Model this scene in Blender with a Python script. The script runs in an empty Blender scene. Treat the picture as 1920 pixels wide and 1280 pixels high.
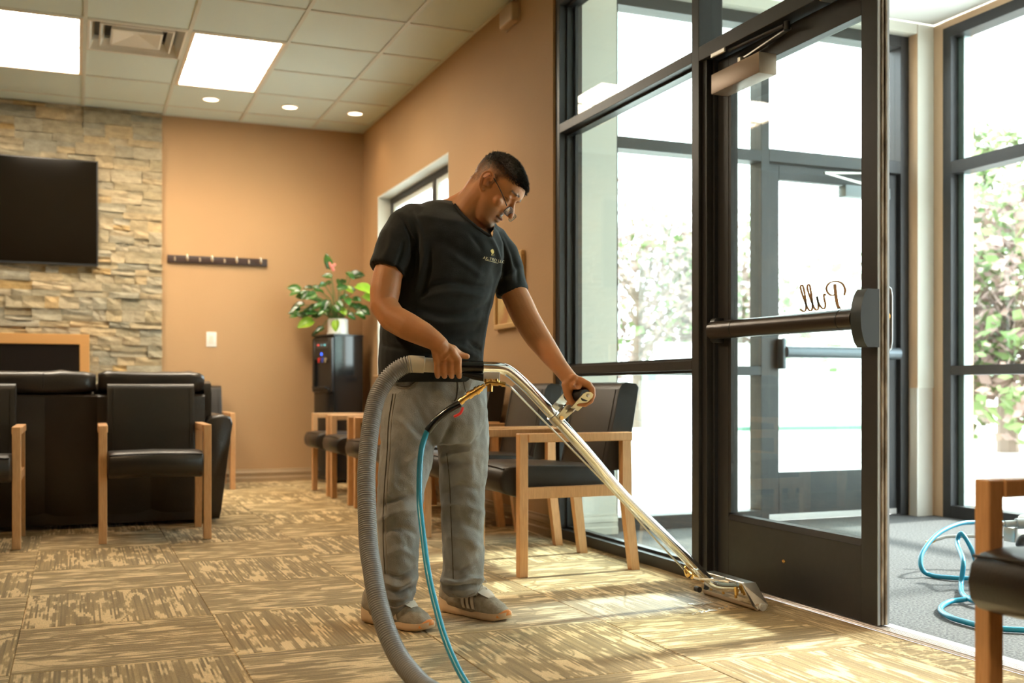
import bpy, bmesh, math, random
from mathutils import Vector, Matrix, noise
from mathutils.bvhtree import BVHTree
import numpy as np

# ---------------------------------------------------------------- camera, sky, sun, exposure
SC = bpy.context.scene
COL = SC.collection
YAW = math.radians(22.17)
cam = bpy.data.cameras.new('camera'); CAM = bpy.data.objects.new('camera', cam); COL.objects.link(CAM)
CAM.location = (0, 0, 0.78)
CAM.rotation_euler = (math.radians(90), 0, -YAW)
cam.sensor_width = 36; cam.lens = 36 * 2010 / 1920
cam.shift_y = 90 / 1920
cam.clip_start = 0.05; cam.clip_end = 300
cam.dof.use_dof = True; cam.dof.focus_distance = 3.55; cam.dof.aperture_fstop = 2.8
SC.camera = CAM
world = bpy.data.worlds.new('sky'); SC.world = world; world.use_nodes = True
wn = world.node_tree; wn.nodes.clear()
sky = wn.nodes.new('ShaderNodeTexSky'); sky.sky_type = 'HOSEK_WILKIE'; sky.turbidity = 6; sky.ground_albedo = 0.6
sky.sun_direction = (0.76, 0.04, 0.62)
wmix = wn.nodes.new('ShaderNodeMix'); wmix.data_type = 'RGBA'; wmix.inputs[0].default_value = 0.8
wn.links.new(sky.outputs[0], wmix.inputs[6]); wmix.inputs[7].default_value = (0.88, 0.96, 1.0, 1)
wbg = wn.nodes.new('ShaderNodeBackground'); wbg.inputs[1].default_value = 6.0
wout = wn.nodes.new('ShaderNodeOutputWorld')
wn.links.new(wmix.outputs[2], wbg.inputs[0]); wn.links.new(wbg.outputs[0], wout.inputs[0])
sl = bpy.data.lights.new('sun', 'SUN'); sl.energy = 6.8; sl.angle = math.radians(3.6); sl.color = (1.0, 0.97, 0.92)
SUN = bpy.data.objects.new('sun', sl); COL.objects.link(SUN); SUN.location = (12, 4, 12)
SUN.rotation_euler = Vector((0.77, 0.05, 0.62)).to_track_quat('Z', 'Y').to_euler()
SC.view_settings.view_transform = 'Standard'; SC.view_settings.look = 'None'
SC.view_settings.gamma = 1; SC.view_settings.use_curve_mapping = False
SC.view_settings.exposure = 1.0
TROFFER_W = 15.0; DOWN_W = 15.0
SC.cycles.max_bounces = 10; SC.cycles.transparent_max_bounces = 24

# ---------------------------------------------------------------- helpers
CC, SS = math.cos(YAW), math.sin(YAW)
def P(x, y, d):
    """photo pixel (1920x1280) at depth d along the view axis -> world point"""
    u = (x - 960) / 2010; v = (730 - y) / 2010
    return Vector((d * (SS + CC * u), d * (CC - SS * u), 0.78 + d * v))
RT = Vector((CC, -SS, 0)); FW = Vector((SS, CC, 0)); UP = Vector((0, 0, 1))

def nd(nt, t, **kw):
    n = nt.nodes.new(t)
    for k, v in kw.items():
        if k.startswith('i_'): n.inputs[k[2:].replace('_', ' ')].default_value = v
        else: setattr(n, k, v)
    return n
def mat(name, col, rough=0.5, metal=0.0, nscale=0, nstr=0.0, ncol=None, bump=0.0, bscale=None, stretch=(1, 1, 1),
        emit=None, estr=0, spec=0.5, coat=0.0, rnd=0.0, coords='Object', detail=4, sheen=0):
    m = bpy.data.materials.new(name); m.use_nodes = True; nt = m.node_tree; b = nt.nodes['Principled BSDF']
    b.inputs['Base Color'].default_value = (*col, 1); b.inputs['Roughness'].default_value = rough
    b.inputs['Metallic'].default_value = metal; b.inputs['Specular IOR Level'].default_value = spec
    b.inputs['Coat Weight'].default_value = coat
    if sheen: b.inputs['Sheen Weight'].default_value = sheen
    if emit: b.inputs['Emission Color'].default_value = (*emit, 1); b.inputs['Emission Strength'].default_value = estr
    tc = nd(nt, 'ShaderNodeTexCoord'); mp = nd(nt, 'ShaderNodeMapping'); mp.inputs['Scale'].default_value = stretch
    nt.links.new(tc.outputs[coords], mp.inputs[0]); src = None
    if nscale and ncol:
        n = nd(nt, 'ShaderNodeTexNoise', i_Scale=nscale, i_Detail=detail); nt.links.new(mp.outputs[0], n.inputs['Vector'])
        r = nd(nt, 'ShaderNodeMapRange', i_From_Min=0.35, i_From_Max=0.65, i_To_Min=0.0, i_To_Max=nstr or 1.0)
        nt.links.new(n.outputs[0], r.inputs[0])
        mx = nd(nt, 'ShaderNodeMix', data_type='RGBA'); mx.inputs[6].default_value = (*col, 1); mx.inputs[7].default_value = (*ncol, 1)
        nt.links.new(r.outputs[0], mx.inputs[0]); nt.links.new(mx.outputs[2], b.inputs['Base Color']); src = mx.outputs[2]
    if rnd:
        oi = nd(nt, 'ShaderNodeObjectInfo'); r = nd(nt, 'ShaderNodeMapRange', i_To_Min=1 - rnd, i_To_Max=1 + rnd)
        nt.links.new(oi.outputs['Random'], r.inputs[0])
        hs = nd(nt, 'ShaderNodeHueSaturation'); nt.links.new(r.outputs[0], hs.inputs['Value'])
        if src: nt.links.new(src, hs.inputs['Color'])
        else: hs.inputs['Color'].default_value = (*col, 1)
        nt.links.new(hs.outputs[0], b.inputs['Base Color'])
    if bump:
        n2 = nd(nt, 'ShaderNodeTexNoise', i_Scale=bscale or nscale or 50, i_Detail=5); nt.links.new(mp.outputs[0], n2.inputs['Vector'])
        bp = nd(nt, 'ShaderNodeBump', i_Strength=bump, i_Distance=0.004); nt.links.new(n2.outputs[0], bp.inputs['Height'])
        nt.links.new(bp.outputs[0], b.inputs['Normal'])
    return m

def glass_mat(name, tint=(0.93, 0.97, 0.95), smudge=0.0):
    m = bpy.data.materials.new(name); m.use_nodes = True; nt = m.node_tree; nt.nodes.clear()
    out = nd(nt, 'ShaderNodeOutputMaterial'); tr = nd(nt, 'ShaderNodeBsdfTransparent'); tr.inputs[0].default_value = (*tint, 1)
    gl = nd(nt, 'ShaderNodeBsdfGlossy', i_Roughness=0.0); fr = nd(nt, 'ShaderNodeFresnel', i_IOR=1.6)
    mx = nd(nt, 'ShaderNodeMixShader'); ge = nd(nt, 'ShaderNodeNewGeometry'); mm = nd(nt, 'ShaderNodeMath', operation='SUBTRACT'); mm.inputs[0].default_value = 1; nt.links.new(ge.outputs['Backfacing'], mm.inputs[1])
    ml = nd(nt, 'ShaderNodeMath', operation='MULTIPLY'); nt.links.new(mm.outputs[0], ml.inputs[0]); nt.links.new(fr.outputs[0], ml.inputs[1]); nt.links.new(ml.outputs[0], mx.inputs[0]); nt.links.new(tr.outputs[0], mx.inputs[1]); nt.links.new(gl.outputs[0], mx.inputs[2])
    last = mx.outputs[0]
    if smudge:
        tc = nd(nt, 'ShaderNodeTexCoord'); n = nd(nt, 'ShaderNodeTexNoise', i_Scale=9, i_Detail=8, i_Roughness=0.7); nt.links.new(tc.outputs['Object'], n.inputs['Vector'])
        r = nd(nt, 'ShaderNodeMapRange', i_From_Min=0.5, i_From_Max=0.85, i_To_Min=0.0, i_To_Max=smudge); nt.links.new(n.outputs[0], r.inputs[0])
        df = nd(nt, 'ShaderNodeBsdfDiffuse'); df.inputs[0].default_value = (0.8, 0.85, 0.85, 1)
        m2 = nd(nt, 'ShaderNodeMixShader'); nt.links.new(r.outputs[0], m2.inputs[0]); nt.links.new(last, m2.inputs[1]); nt.links.new(df.outputs[0], m2.inputs[2]); last = m2.outputs[0]
    nt.links.new(last, out.inputs[0]); return m

class MB:
    def __init__(s): s.bm = bmesh.new()
    def box(s, a, b, bev=0.0, seg=2, M=None):
        t = bmesh.new(); a = Vector(a); b = Vector(b); c = (a + b) / 2; d = b - a
        bmesh.ops.create_cube(t, size=1.0)
        for v in t.verts: v.co = Vector((v.co.x * d.x, v.co.y * d.y, v.co.z * d.z)) + c
        if bev: bmesh.ops.bevel(t, geom=t.edges[:], offset=min(bev, min(abs(d.x), abs(d.y), abs(d.z)) * 0.45), segments=seg, affect='EDGES', profile=0.6)
        if M: bmesh.ops.transform(t, matrix=M, verts=t.verts)
        me = bpy.data.meshes.new('t'); t.to_mesh(me); s.bm.from_mesh(me); bpy.data.meshes.remove(me); t.free(); return s
    def rings(s, rings, cap=True, closed=True):
        rv = [[s.bm.verts.new(p) for p in r] for r in rings]
        n = len(rv[0])
        for i in range(len(rv) - 1):
            for j in range(n if closed else n - 1):
                k = (j + 1) % n
                try: s.bm.faces.new((rv[i][j], rv[i][k], rv[i + 1][k], rv[i + 1][j]))
                except ValueError: pass
        if cap and closed:
            try: s.bm.faces.new(rv[0][::-1]); s.bm.faces.new(rv[-1])
            except ValueError: pass
        return s
    def tube(s, pts, r, seg=12, cap=True, ell=None, ref=None, round_ends=0):
        pts = [Vector(p) for p in pts]
        rr = list(r) if hasattr(r, '__len__') else [r] * len(pts)
        if round_ends:
            def endpts(p0, p1, r0):
                d = (p0 - p1).normalized(); return [(p0 + d * r0 * math.sin(a), r0 * math.cos(a)) for a in (1.45, 1.1, 0.75, 0.4)]
            e0 = endpts(pts[0], pts[1], rr[0]); e1 = endpts(pts[-1], pts[-2], rr[-1])[::-1]
            pts = [p for p, _ in e0] + pts + [p for p, _ in e1]; rr = [max(q, 1e-4) for _, q in e0] + rr + [max(q, 1e-4) for _, q in e1]
        T = []
        for i in range(len(pts)):
            a = pts[max(i - 1, 0)]; b = pts[min(i + 1, len(pts) - 1)]; T.append((b - a).normalized())
        u = Vector(ref) if ref is not None else (Vector((0, 0, 1)) if abs(T[0].z) < 0.9 else Vector((1, 0, 0)))
        rings = []
        for p, t, q in zip(pts, T, rr):
            u = (u - t * u.dot(t)); u = u.normalized() if u.length > 1e-6 else t.orthogonal().normalized(); w = t.cross(u)
            ea, eb = ell if ell else (1, 1)
            rings.append([p + u * (q * ea * math.cos(2 * math.pi * k / seg)) + w * (q * eb * math.sin(2 * math.pi * k / seg)) for k in range(seg)])
        return s.rings(rings, cap)
    def cyl(s, a, b, r, r2=None, seg=20): return s.tube([a, b], [r, r if r2 is None else r2], seg)
    def lathe(s, prof, c=(0, 0, 0), seg=24, axis=None):
        c = Vector(c); ax = Vector(axis).normalized() if axis is not None else Vector((0, 0, 1))
        u = ax.orthogonal().normalized(); w = ax.cross(u)
        return s.rings([[c + ax * z + (u * math.cos(2 * math.pi * k / seg) + w * math.sin(2 * math.pi * k / seg)) * max(r, 1e-4) for k in range(seg)] for r, z in prof])
    def prism(s, poly, off, M=None):
        poly = [Vector(p) for p in poly]; off = Vector(off)
        if M: poly = [M @ p for p in poly]; off = M.to_3x3() @ off
        return s.rings([poly, [p + off for p in poly]])
    def ball(s, c, r, seg=12, sc=(1, 1, 1)):
        t = bmesh.new(); bmesh.ops.create_uvsphere(t, u_segments=seg, v_segments=max(6, seg * 2 // 3), radius=r)
        for v in t.verts: v.co = Vector((v.co.x * sc[0], v.co.y * sc[1], v.co.z * sc[2])) + Vector(c)
        me = bpy.data.meshes.new('t'); t.to_mesh(me); s.bm.from_mesh(me); bpy.data.meshes.remove(me); t.free(); return s
    def face(s, pts):
        try: s.bm.faces.new([s.bm.verts.new(p) for p in pts])
        except ValueError: pass
        return s
    def mesh(s, name, smooth=True, angle=40, off=None):
        bmesh.ops.recalc_face_normals(s.bm, faces=s.bm.faces)
        if off is not None: bmesh.ops.translate(s.bm, vec=off, verts=s.bm.verts)
        me = bpy.data.meshes.new(name); s.bm.to_mesh(me); s.bm.free()
        if smooth:
            me.polygons.foreach_set('use_smooth', [True] * len(me.polygons))
            if angle < 180: me.set_sharp_from_angle(angle=math.radians(angle))
        return me

def obj(name, mb, m, parent=None, world_space=True, smooth=True, angle=40, label=None):
    off = None
    if parent is not None and world_space:
        o_ = parent; L = Vector((0, 0, 0))
        while o_ is not None: L += o_.location; o_ = o_.parent
        off = -L
    me = mb.mesh(name, smooth, angle, off) if isinstance(mb, MB) else mb
    o = bpy.data.objects.new(name, me); COL.objects.link(o)
    if m is not None: me.materials.append(m)
    if parent is not None: o.parent = parent
    if label: o['label'] = label
    return o
def thing(name, label, cat, loc=(0, 0, 0), rz=0.0, group=None, kind=None):
    o = bpy.data.objects.new(name, None); COL.objects.link(o); o.empty_display_size = 0.05
    o.location = loc; o.rotation_euler = (0, 0, rz); return tag(o, label, cat, group, kind)
def tag(o, label=None, cat=None, group=None, kind=None):
    if label: o['label'] = label
    if cat: o['category'] = cat
    if group: o['group'] = group
    if kind: o['kind'] = kind
    return o
def dup(root, loc, rz, label, group=None):
    r = root.copy(); COL.objects.link(r); r.location = loc; r.rotation_euler = (0, 0, rz); r['label'] = label
    if group: r['group'] = group
    def rec(a, b):
        for ch in list(a.children):
            c = ch.copy(); COL.objects.link(c); c.parent = b; c.matrix_parent_inverse = ch.matrix_parent_inverse; rec(ch, c)
    rec(root, r); return r
def part(name, me, m, parent, loc, scale=(1, 1, 1), rz=0.0):
    o = bpy.data.objects.new(name, me); COL.objects.link(o); o.parent = parent
    if m is not None and not me.materials: me.materials.append(m)
    o.location = Vector(loc) - parent.location; o.scale = scale; o.rotation_euler = (0, 0, rz); return o

# ---------------------------------------------------------------- materials
M = {}
M['wall'] = mat('tan_paint', (0.455, 0.280, 0.138), 0.75, nscale=3, nstr=0.25, ncol=(0.43, 0.26, 0.124), bump=0.25, bscale=90)
M['wall_white'] = mat('cream_paint', (0.66, 0.66, 0.59), 0.7, bump=0.1, bscale=90)
M['pier'] = mat('pier_paint', (0.60, 0.42, 0.27), 0.7, bump=0.15, bscale=90)
M['base'] = mat('baseboard_paint', (0.36, 0.245, 0.135), 0.5)
M['base_white'] = mat('baseboard_white', (0.60, 0.58, 0.50), 0.5)
M['ceil'] = mat('ceiling_tile', (0.72, 0.80, 0.72), 0.9, nscale=160, nstr=0.35, ncol=(0.62, 0.70, 0.63), bump=0.4, bscale=150, rnd=0.03)
M['grid'] = mat('ceiling_grid', (0.66, 0.66, 0.56), 0.5)
M['sub'] = mat('subfloor', (0.08, 0.06, 0.04), 0.9)
M['alu'] = mat('dark_bronze_aluminium', (0.030, 0.030, 0.032), 0.42, metal=0.15, nscale=40, nstr=0.4, ncol=(0.040, 0.038, 0.038), spec=0.45)
M['blackmetal'] = mat('black_metal', (0.022, 0.024, 0.027), 0.35, metal=0.2, spec=0.6)
M['thr'] = mat('aluminium_threshold', (0.72, 0.68, 0.66), 0.35, metal=0.7)
M['glass'] = glass_mat('window_glass'); M['glass_dirty'] = glass_mat('door_glass', smudge=0.05)
M['oak'] = mat('oak', (0.72, 0.41, 0.19), 0.42, nscale=14, nstr=0.8, ncol=(0.60, 0.32, 0.14), stretch=(14, 14, 1.2), bump=0.05, bscale=30)
M['vinyl'] = mat('black_vinyl', (0.016, 0.0135, 0.0115), 0.38, nscale=6, nstr=0.6, ncol=(0.026, 0.019, 0.014), bump=0.18, bscale=260, spec=0.4)
M['leather'] = mat('dark_leather', (0.024, 0.019, 0.016), 0.36, nscale=5, nstr=0.6, ncol=(0.036, 0.027, 0.021), bump=0.3, bscale=120)
M['white'] = mat('white_plastic', (0.78, 0.76, 0.70), 0.4)
M['chrome'] = mat('chrome', (0.82, 0.86, 0.90), 0.07, metal=1.0)
M['steel'] = mat('brushed_steel', (0.62, 0.59, 0.54), 0.28, metal=1.0, bump=0.06, bscale=60, stretch=(1, 1, 20))
M['brass'] = mat('brass', (0.80, 0.50, 0.17), 0.25, metal=1.0)
M['black'] = mat('black_plastic', (0.012, 0.013, 0.015), 0.28)
M['rubber'] = mat('dark_rubber', (0.03, 0.03, 0.032), 0.55)
M['concrete'] = mat('pale_concrete', (0.62, 0.61, 0.59), 0.85, nscale=0.8, nstr=0.5, ncol=(0.50, 0.49, 0.48))
M['blockwall'] = mat('white_painted_wall', (0.75, 0.76, 0.76), 0.8)
M['bark'] = mat('tree_bark', (0.16, 0.11, 0.08), 0.9, nscale=8, nstr=1, ncol=(0.10, 0.07, 0.05))

def carpet_mat():
    m = bpy.data.materials.new('carpet_pile'); m.use_nodes = True; nt = m.node_tree; b = nt.nodes['Principled BSDF']
    L = nt.links.new
    tc = nd(nt, 'ShaderNodeTexCoord'); oi = nd(nt, 'ShaderNodeObjectInfo')
    off = nd(nt, 'ShaderNodeVectorMath', operation='SCALE'); L(oi.outputs['Random'], off.inputs['Scale']); off.inputs[0].default_value = (37, 91, 13)
    add = nd(nt, 'ShaderNodeVectorMath', operation='ADD'); L(tc.outputs['Object'], add.inputs[0]); L(off.outputs[0], add.inputs[1])
    sp_ = nd(nt, 'ShaderNodeSeparateXYZ'); L(add.outputs[0], sp_.inputs[0])
    sn_ = nd(nt, 'ShaderNodeMath', operation='SNAP'); L(sp_.outputs[1], sn_.inputs[0]); sn_.inputs[1].default_value = 0.0062
    cb_ = nd(nt, 'ShaderNodeCombineXYZ'); L(sp_.outputs[0], cb_.inputs[0]); L(sn_.outputs[0], cb_.inputs[1]); L(sp_.outputs[2], cb_.inputs[2])
    def nz(scale, st, det=2, dist=0.0, rough=0.5):
        mp = nd(nt, 'ShaderNodeMapping'); mp.inputs['Scale'].default_value = st; L((cb_ if st[1] < 200 and dist < .4 else add).outputs[0], mp.inputs[0])
        n = nd(nt, 'ShaderNodeTexNoise', i_Scale=scale, i_Detail=det, i_Distortion=dist, i_Roughness=rough); L(mp.outputs[0], n.inputs['Vector']); return n.outputs[0]
    streak = nz(1.0, (1.8, 140, 1), 2)             # fine yarn lines along local x
    cut = nz(1.0, (11.0, 75, 1), 1)                 # short bars
    blob = nz(1.0, (6.5, 17.0, 1), 1, 0.25)           # big organic patches
    vein = nz(1.0, (3.2, 6.5, 1), 0, 0.3)
    def mth(op, a, b_, c=None):
        n = nd(nt, 'ShaderNodeMath', operation=op)
        for i, v in enumerate((a, b_) if c is None else (a, b_, c)):
            if isinstance(v, (int, float)): n.inputs[i].default_value = v
            else: L(v, n.inputs[i])
        return n.outputs[0]
    def rng(v, a, b_, c=0.0, d=1.0):
        n = nd(nt, 'ShaderNodeMapRange', i_From_Min=a, i_From_Max=b_, i_To_Min=c, i_To_Max=d); L(v, n.inputs[0]); return n.outputs[0]
    s = mth('ADD', mth('MULTIPLY', streak, 0.75), mth('MULTIPLY', cut, 0.55))
    s = mth('ADD', s, mth('MULTIPLY', blob, 0.9))
    light = rng(s, 1.12, 1.20)
    veinm = rng(mth('ABSOLUTE', mth('SUBTRACT', vein, 0.5), 0), 0.006, 0.018)
    light = mth('MULTIPLY', light, veinm)
    mid = rng(streak, 0.35, 0.65)
    mp = nd(nt, 'ShaderNodeMapping'); mp.inputs['Scale'].default_value = (1, 1, 1); L(tc.outputs['Object'], mp.inputs[0])
    wv = nd(nt, 'ShaderNodeTexWave', i_Scale=110.0, i_Distortion=0.0); wv.bands_direction = 'Y'; L(mp.outputs[0], wv.inputs['Vector'])
    grain = nz(1.0, (260, 260, 1), 1)
    m1 = nd(nt, 'ShaderNodeMix', data_type='RGBA'); m1.inputs[6].default_value = (0.200, 0.136, 0.054, 1); m1.inputs[7].default_value = (0.385, 0.266, 0.114, 1); L(mid, m1.inputs[0])
    m2 = nd(nt, 'ShaderNodeMix', data_type='RGBA'); m2.inputs[7].default_value = (0.68, 0.50, 0.265, 1); L(m1.outputs[2], m2.inputs[6]); L(light, m2.inputs[0])
    g = mth('ADD', rng(wv.outputs['Fac'], 0, 1, 0.82, 1.08), rng(grain, 0.3, 0.7, -0.16, 0.16))
    hs = nd(nt, 'ShaderNodeHueSaturation'); L(g, hs.inputs['Value']); L(m2.outputs[2], hs.inputs['Color']); L(hs.outputs[0], b.inputs['Base Color'])
    ge = nd(nt, 'ShaderNodeNewGeometry'); mw = nd(nt, 'ShaderNodeMapping', vector_type='TEXTURE'); mw.inputs['Location'].default_value = (1.72, 3.42, 0); mw.inputs['Scale'].default_value = (0.72, 0.22, 1); L(ge.outputs['Position'], mw.inputs[0])
    ln_ = nd(nt, 'ShaderNodeVectorMath', operation='LENGTH'); L(mw.outputs[0], ln_.inputs[0]); wet = rng(ln_.outputs['Value'], 0.55, 1.05, 1.0, 0.0)
    L(rng(wet, 0, 1, 0.9, 0.42), b.inputs['Roughness']); L(rng(wet, 0, 1, 0.25, 0.65), b.inputs['Specular IOR Level'])
    L(rng(wet, 0, 1, 1.0, 0.82), hs.inputs['Saturation'])
    b.inputs['Sheen Weight'].default_value = 0.15
    bp = nd(nt, 'ShaderNodeBump', i_Strength=0.5, i_Distance=0.003); L(g, bp.inputs['Height']); L(bp.outputs[0], b.inputs['Normal'])
    return m
M['carpet'] = carpet_mat()
def mat_vest():
    m = mat('grey_entry_matting', (0.045, 0.046, 0.050), 0.95, nscale=110, nstr=1, ncol=(0.145, 0.143, 0.140), bump=0.8, bscale=110, detail=2); return m
M['matting'] = mat_vest()
def stone_mat():
    m = bpy.data.materials.new('ledger_stone'); m.use_nodes = True; nt = m.node_tree; b = nt.nodes['Principled BSDF']; L = nt.links.new
    oi = nd(nt, 'ShaderNodeObjectInfo'); cr = nd(nt, 'ShaderNodeValToRGB'); L(oi.outputs['Random'], cr.inputs[0])
    cols = [(0, (0.37, 0.335, 0.25)), (0.2, (0.46, 0.38, 0.25)), (0.38, (0.42, 0.39, 0.31)), (0.55, (0.53, 0.42, 0.27)), (0.7, (0.36, 0.34, 0.27)), (0.85, (0.56, 0.47, 0.33)), (1, (0.50, 0.35, 0.17))]
    e = cr.color_ramp.elements; e[0].position = 0; e[0].color = (*cols[0][1], 1); e[1].position = 1; e[1].color = (*cols[-1][1], 1)
    for p_, c_ in cols[1:-1]: x = e.new(p_); x.color = (*c_, 1)
    tc = nd(nt, 'ShaderNodeTexCoord'); mp = nd(nt, 'ShaderNodeMapping'); mp.inputs['Scale'].default_value = (6, 6, 30); L(tc.outputs['Generated'], mp.inputs[0])
    geo = nd(nt, 'ShaderNodeNewGeometry'); mp2 = nd(nt, 'ShaderNodeMapping'); mp2.inputs['Scale'].default_value = (13, 13, 22); L(geo.outputs['Position'], mp2.inputs[0])
    n = nd(nt, 'ShaderNodeTexNoise', i_Scale=1.0, i_Detail=6, i_Roughness=0.65); L(mp2.outputs[0], n.inputs['Vector'])
    r = nd(nt, 'ShaderNodeMapRange', i_From_Min=0.3, i_From_Max=0.7, i_To_Min=0.56, i_To_Max=0.98); L(n.outputs[0], r.inputs[0])
    hs = nd(nt, 'ShaderNodeHueSaturation'); hs.inputs['Saturation'].default_value = 1.15; L(cr.outputs[0], hs.inputs['Color']); L(r.outputs[0], hs.inputs['Value']); L(hs.outputs[0], b.inputs['Base Color'])
    b.inputs['Roughness'].default_value = 0.85
    bp = nd(nt, 'ShaderNodeBump', i_Strength=0.7, i_Distance=0.012); L(n.outputs[0], bp.inputs['Height']); L(bp.outputs[0], b.inputs['Normal'])
    return m
M['stone'] = stone_mat()

# ---------------------------------------------------------------- room shell
ZC = 3.03; XR = 2.342; YB = 9.22; YV = 5.17; XO = 4.93; XL = -4.2; YF = -3.2
rnd = random.Random(7)
fl = thing('floor', 'lobby floor of patterned brown carpet tiles laid quarter-turned', 'floor', (0, 0, 0), kind='structure')
obj('subfloor', MB().box((XL, YF, -0.10), (2.40, YB + 0.1, -0.013)), M['sub'], fl, smooth=False)
obj('carpet_border', MB().box((XL, YF, -0.013), (-1.375, YB, 0)).box((-1.375, YF, -0.013), (2.40, 0.205, 0)), M['carpet'], fl, smooth=False)
ct = MB().box((-0.302, -0.302, -0.012), (0.302, 0.302, 0), 0.002, 1).mesh('carpet_tile', False)
ct.materials.append(M['carpet'])
PT = 0.605
for i in range(-2, 5):
    for j in range(0, 15):
        x0 = -0.165 + i * PT; y0 = 0.205 + j * PT
        x1 = min(x0 + PT, 2.40)
        if x0 >= 2.39: continue
        o = part('carpet_tile', ct, None, fl, ((x0 + x1) / 2, y0 + PT / 2, 0), rz=(math.pi / 2 if (i + j) % 2 == 0 else 0) + (math.pi if rnd.random() < 0.5 else 0))
        if x1 - x0 < PT - 0.01:
            f = (x1 - x0) / PT; o.scale = (1, f, 1) if (i + j) % 2 == 0 else (f, 1, 1)
mv = MB().box((2.50, 1.2, -0.10), (XO + 0.1, YV + 0.15, 0.0))
tag(obj('floor', mv, M['matting'], smooth=False), 'grey looped entry matting on the vestibule floor beyond the glass door', 'floor', kind='structure')

# ceiling: slab above, grid and tiles in the part that shows
cl = thing('ceiling', 'suspended lobby ceiling of pale square tiles in a grid', 'ceiling', (0, 0, 3.03), kind='structure')
cs = MB().box((XL, YF, ZC + 0.10), (XR + 0.16, YB + 0.1, ZC + 0.16)).box((XR + 0.16, YF, ZC + 0.10), (XO + 0.25, YV + 0.24, ZC + 0.16)).box((XL, YF, ZC), (-1.778, YB, ZC + 0.02)).box((-1.778, YF, ZC), (XR, 3.17, ZC + 0.02))
obj('plenum', cs, M['ceil'], cl, smooth=False)
GX = [-1.778, -1.166, -0.554, 0.058, 0.670, 1.282, 1.894, XR]
GY = [3.17, 3.806, 4.442, 5.078, 5.714, 6.35, 6.99, 7.63, 8.27, 8.91, YB]
g = MB()
for x in GX[1:-1]: g.box((x - 0.012, 3.17, ZC - 0.002), (x + 0.012, YB, ZC + 0.012))
for y in GY[1:-1]: g.box((-1.778, y - 0.012, ZC - 0.0015), (XR, y + 0.012, ZC + 0.012))
g.box((-1.778, YB - 0.02, ZC - 0.003), (XR, YB, ZC + 0.012)).box((XR - 0.02, 3.17, ZC - 0.003), (XR, YB, ZC + 0.012))
obj('grid_bars', g, M['grid'], cl, smooth=False)
tile = MB().box((-0.5, -0.5, 0.0), (0.5, 0.5, 0.016), 0.004, 1).mesh('ceiling_tile', False); tile.materials.append(M['ceil'])
TROFF = [(2, 6), (2, 7), (4, 6), (4, 7)]   # grid cells that hold a light (column, row)
VENT = (3, 6)
for i in range(len(GX) - 1):
    for j in range(len(GY) - 1):
        if (i, j) in TROFF or (i, j) == VENT: continue
        a, b, c, d = GX[i], GX[i + 1], GY[j], GY[j + 1]
        part('ceiling_tile', tile, None, cl, ((a + b) / 2, (c + d) / 2, ZC + 0.0035 + 0.001 * rnd.random()), (b - a - 0.02, d - c - 0.02, 1))
# vestibule ceiling
VC = thing('ceiling', 'white tiled ceiling of the glass entrance vestibule', 'ceiling', (3.7, 3.4, 3.03), kind='structure')
GXV = [2.475, 3.085, 3.695, 4.305, XO]; GYV = [1.2, 1.9, 2.54, 3.18, 3.82, 4.46, YV]
M['ceil2'] = mat('vestibule_tile', (0.74, 0.76, 0.74), 0.9, nscale=160, nstr=0.3, ncol=(0.66, 0.68, 0.66), rnd=0.03)
for i in range(4):
    for j in range(6):
        a, b, c, d = GXV[i], GXV[i + 1], GYV[j], GYV[j + 1]
        if i == 0 and j == 0: tv = MB().box((-0.5, -0.5, 0.0), (0.5, 0.5, 0.016), 0.004, 1).mesh('ceiling_tile', False); tv.materials.append(M['ceil2'])
        part('ceiling_tile', tv, None, VC, ((a + b) / 2, (c + d) / 2, ZC + 0.003), (b - a - 0.02, d - c - 0.02, 1))
g = MB()
for x in GXV[1:-1]: g.box((x - 0.012, 1.2, ZC - 0.002), (x + 0.012, YV, ZC + 0.012))
for y in GYV[1:-1]: g.box((2.475, y - 0.012, ZC - 0.0015), (XO, y + 0.012, ZC + 0.012))
obj('grid_bars', g, M['ceil2'], VC, smooth=False)

# walls
WB = thing('wall_back', 'tan painted back wall with a stacked stone section on its left', 'wall', (0, YB, 0), kind='structure')
obj('plaster', MB().box((XL, YB, 0), (XR + 0.1, YB + 0.1, ZC + 0.1)), M['wall'], WB, smooth=False)
# right wall with small window opening and storefront opening
SWy0, SWy1, SWz0, SWz1 = 6.89, 8.73, 0.90, 2.39
SFy1, SFz1 = 5.172, 2.85
w = MB()
T = 0.16
for a, b in (((XR, SWy1, 0), (XR + T, YB, ZC)), ((XR, SWy0, 0), (XR + T, SWy1, SWz0)), ((XR, SWy0, SWz1), (XR + T, SWy1, ZC)),
             ((XR, SFy1, 0), (XR + T, SWy0, ZC)), ((XR, YF, SFz1), (XR + T, SFy1, ZC)), ((XR, YF, 0), (XR + T, 1.72, SFz1))):
    w.box(a, b)
tag(obj('wall_right', w, M['wall'], smooth=False), 'tan painted right wall running back from the glass entrance', 'wall', kind='structure')
tag(obj('wall_left', MB().box((XL - 0.1, YF, 0), (XL, YB, ZC)), M['wall'], smooth=False), 'tan wall on the left, outside the view', 'wall', kind='structure')
tag(obj('wall_front', MB().box((XL, YF - 0.1, 0), (XO + .1, YF, ZC)), M['wall'], smooth=False), 'tan wall behind the camera', 'wall', kind='structure')
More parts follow.
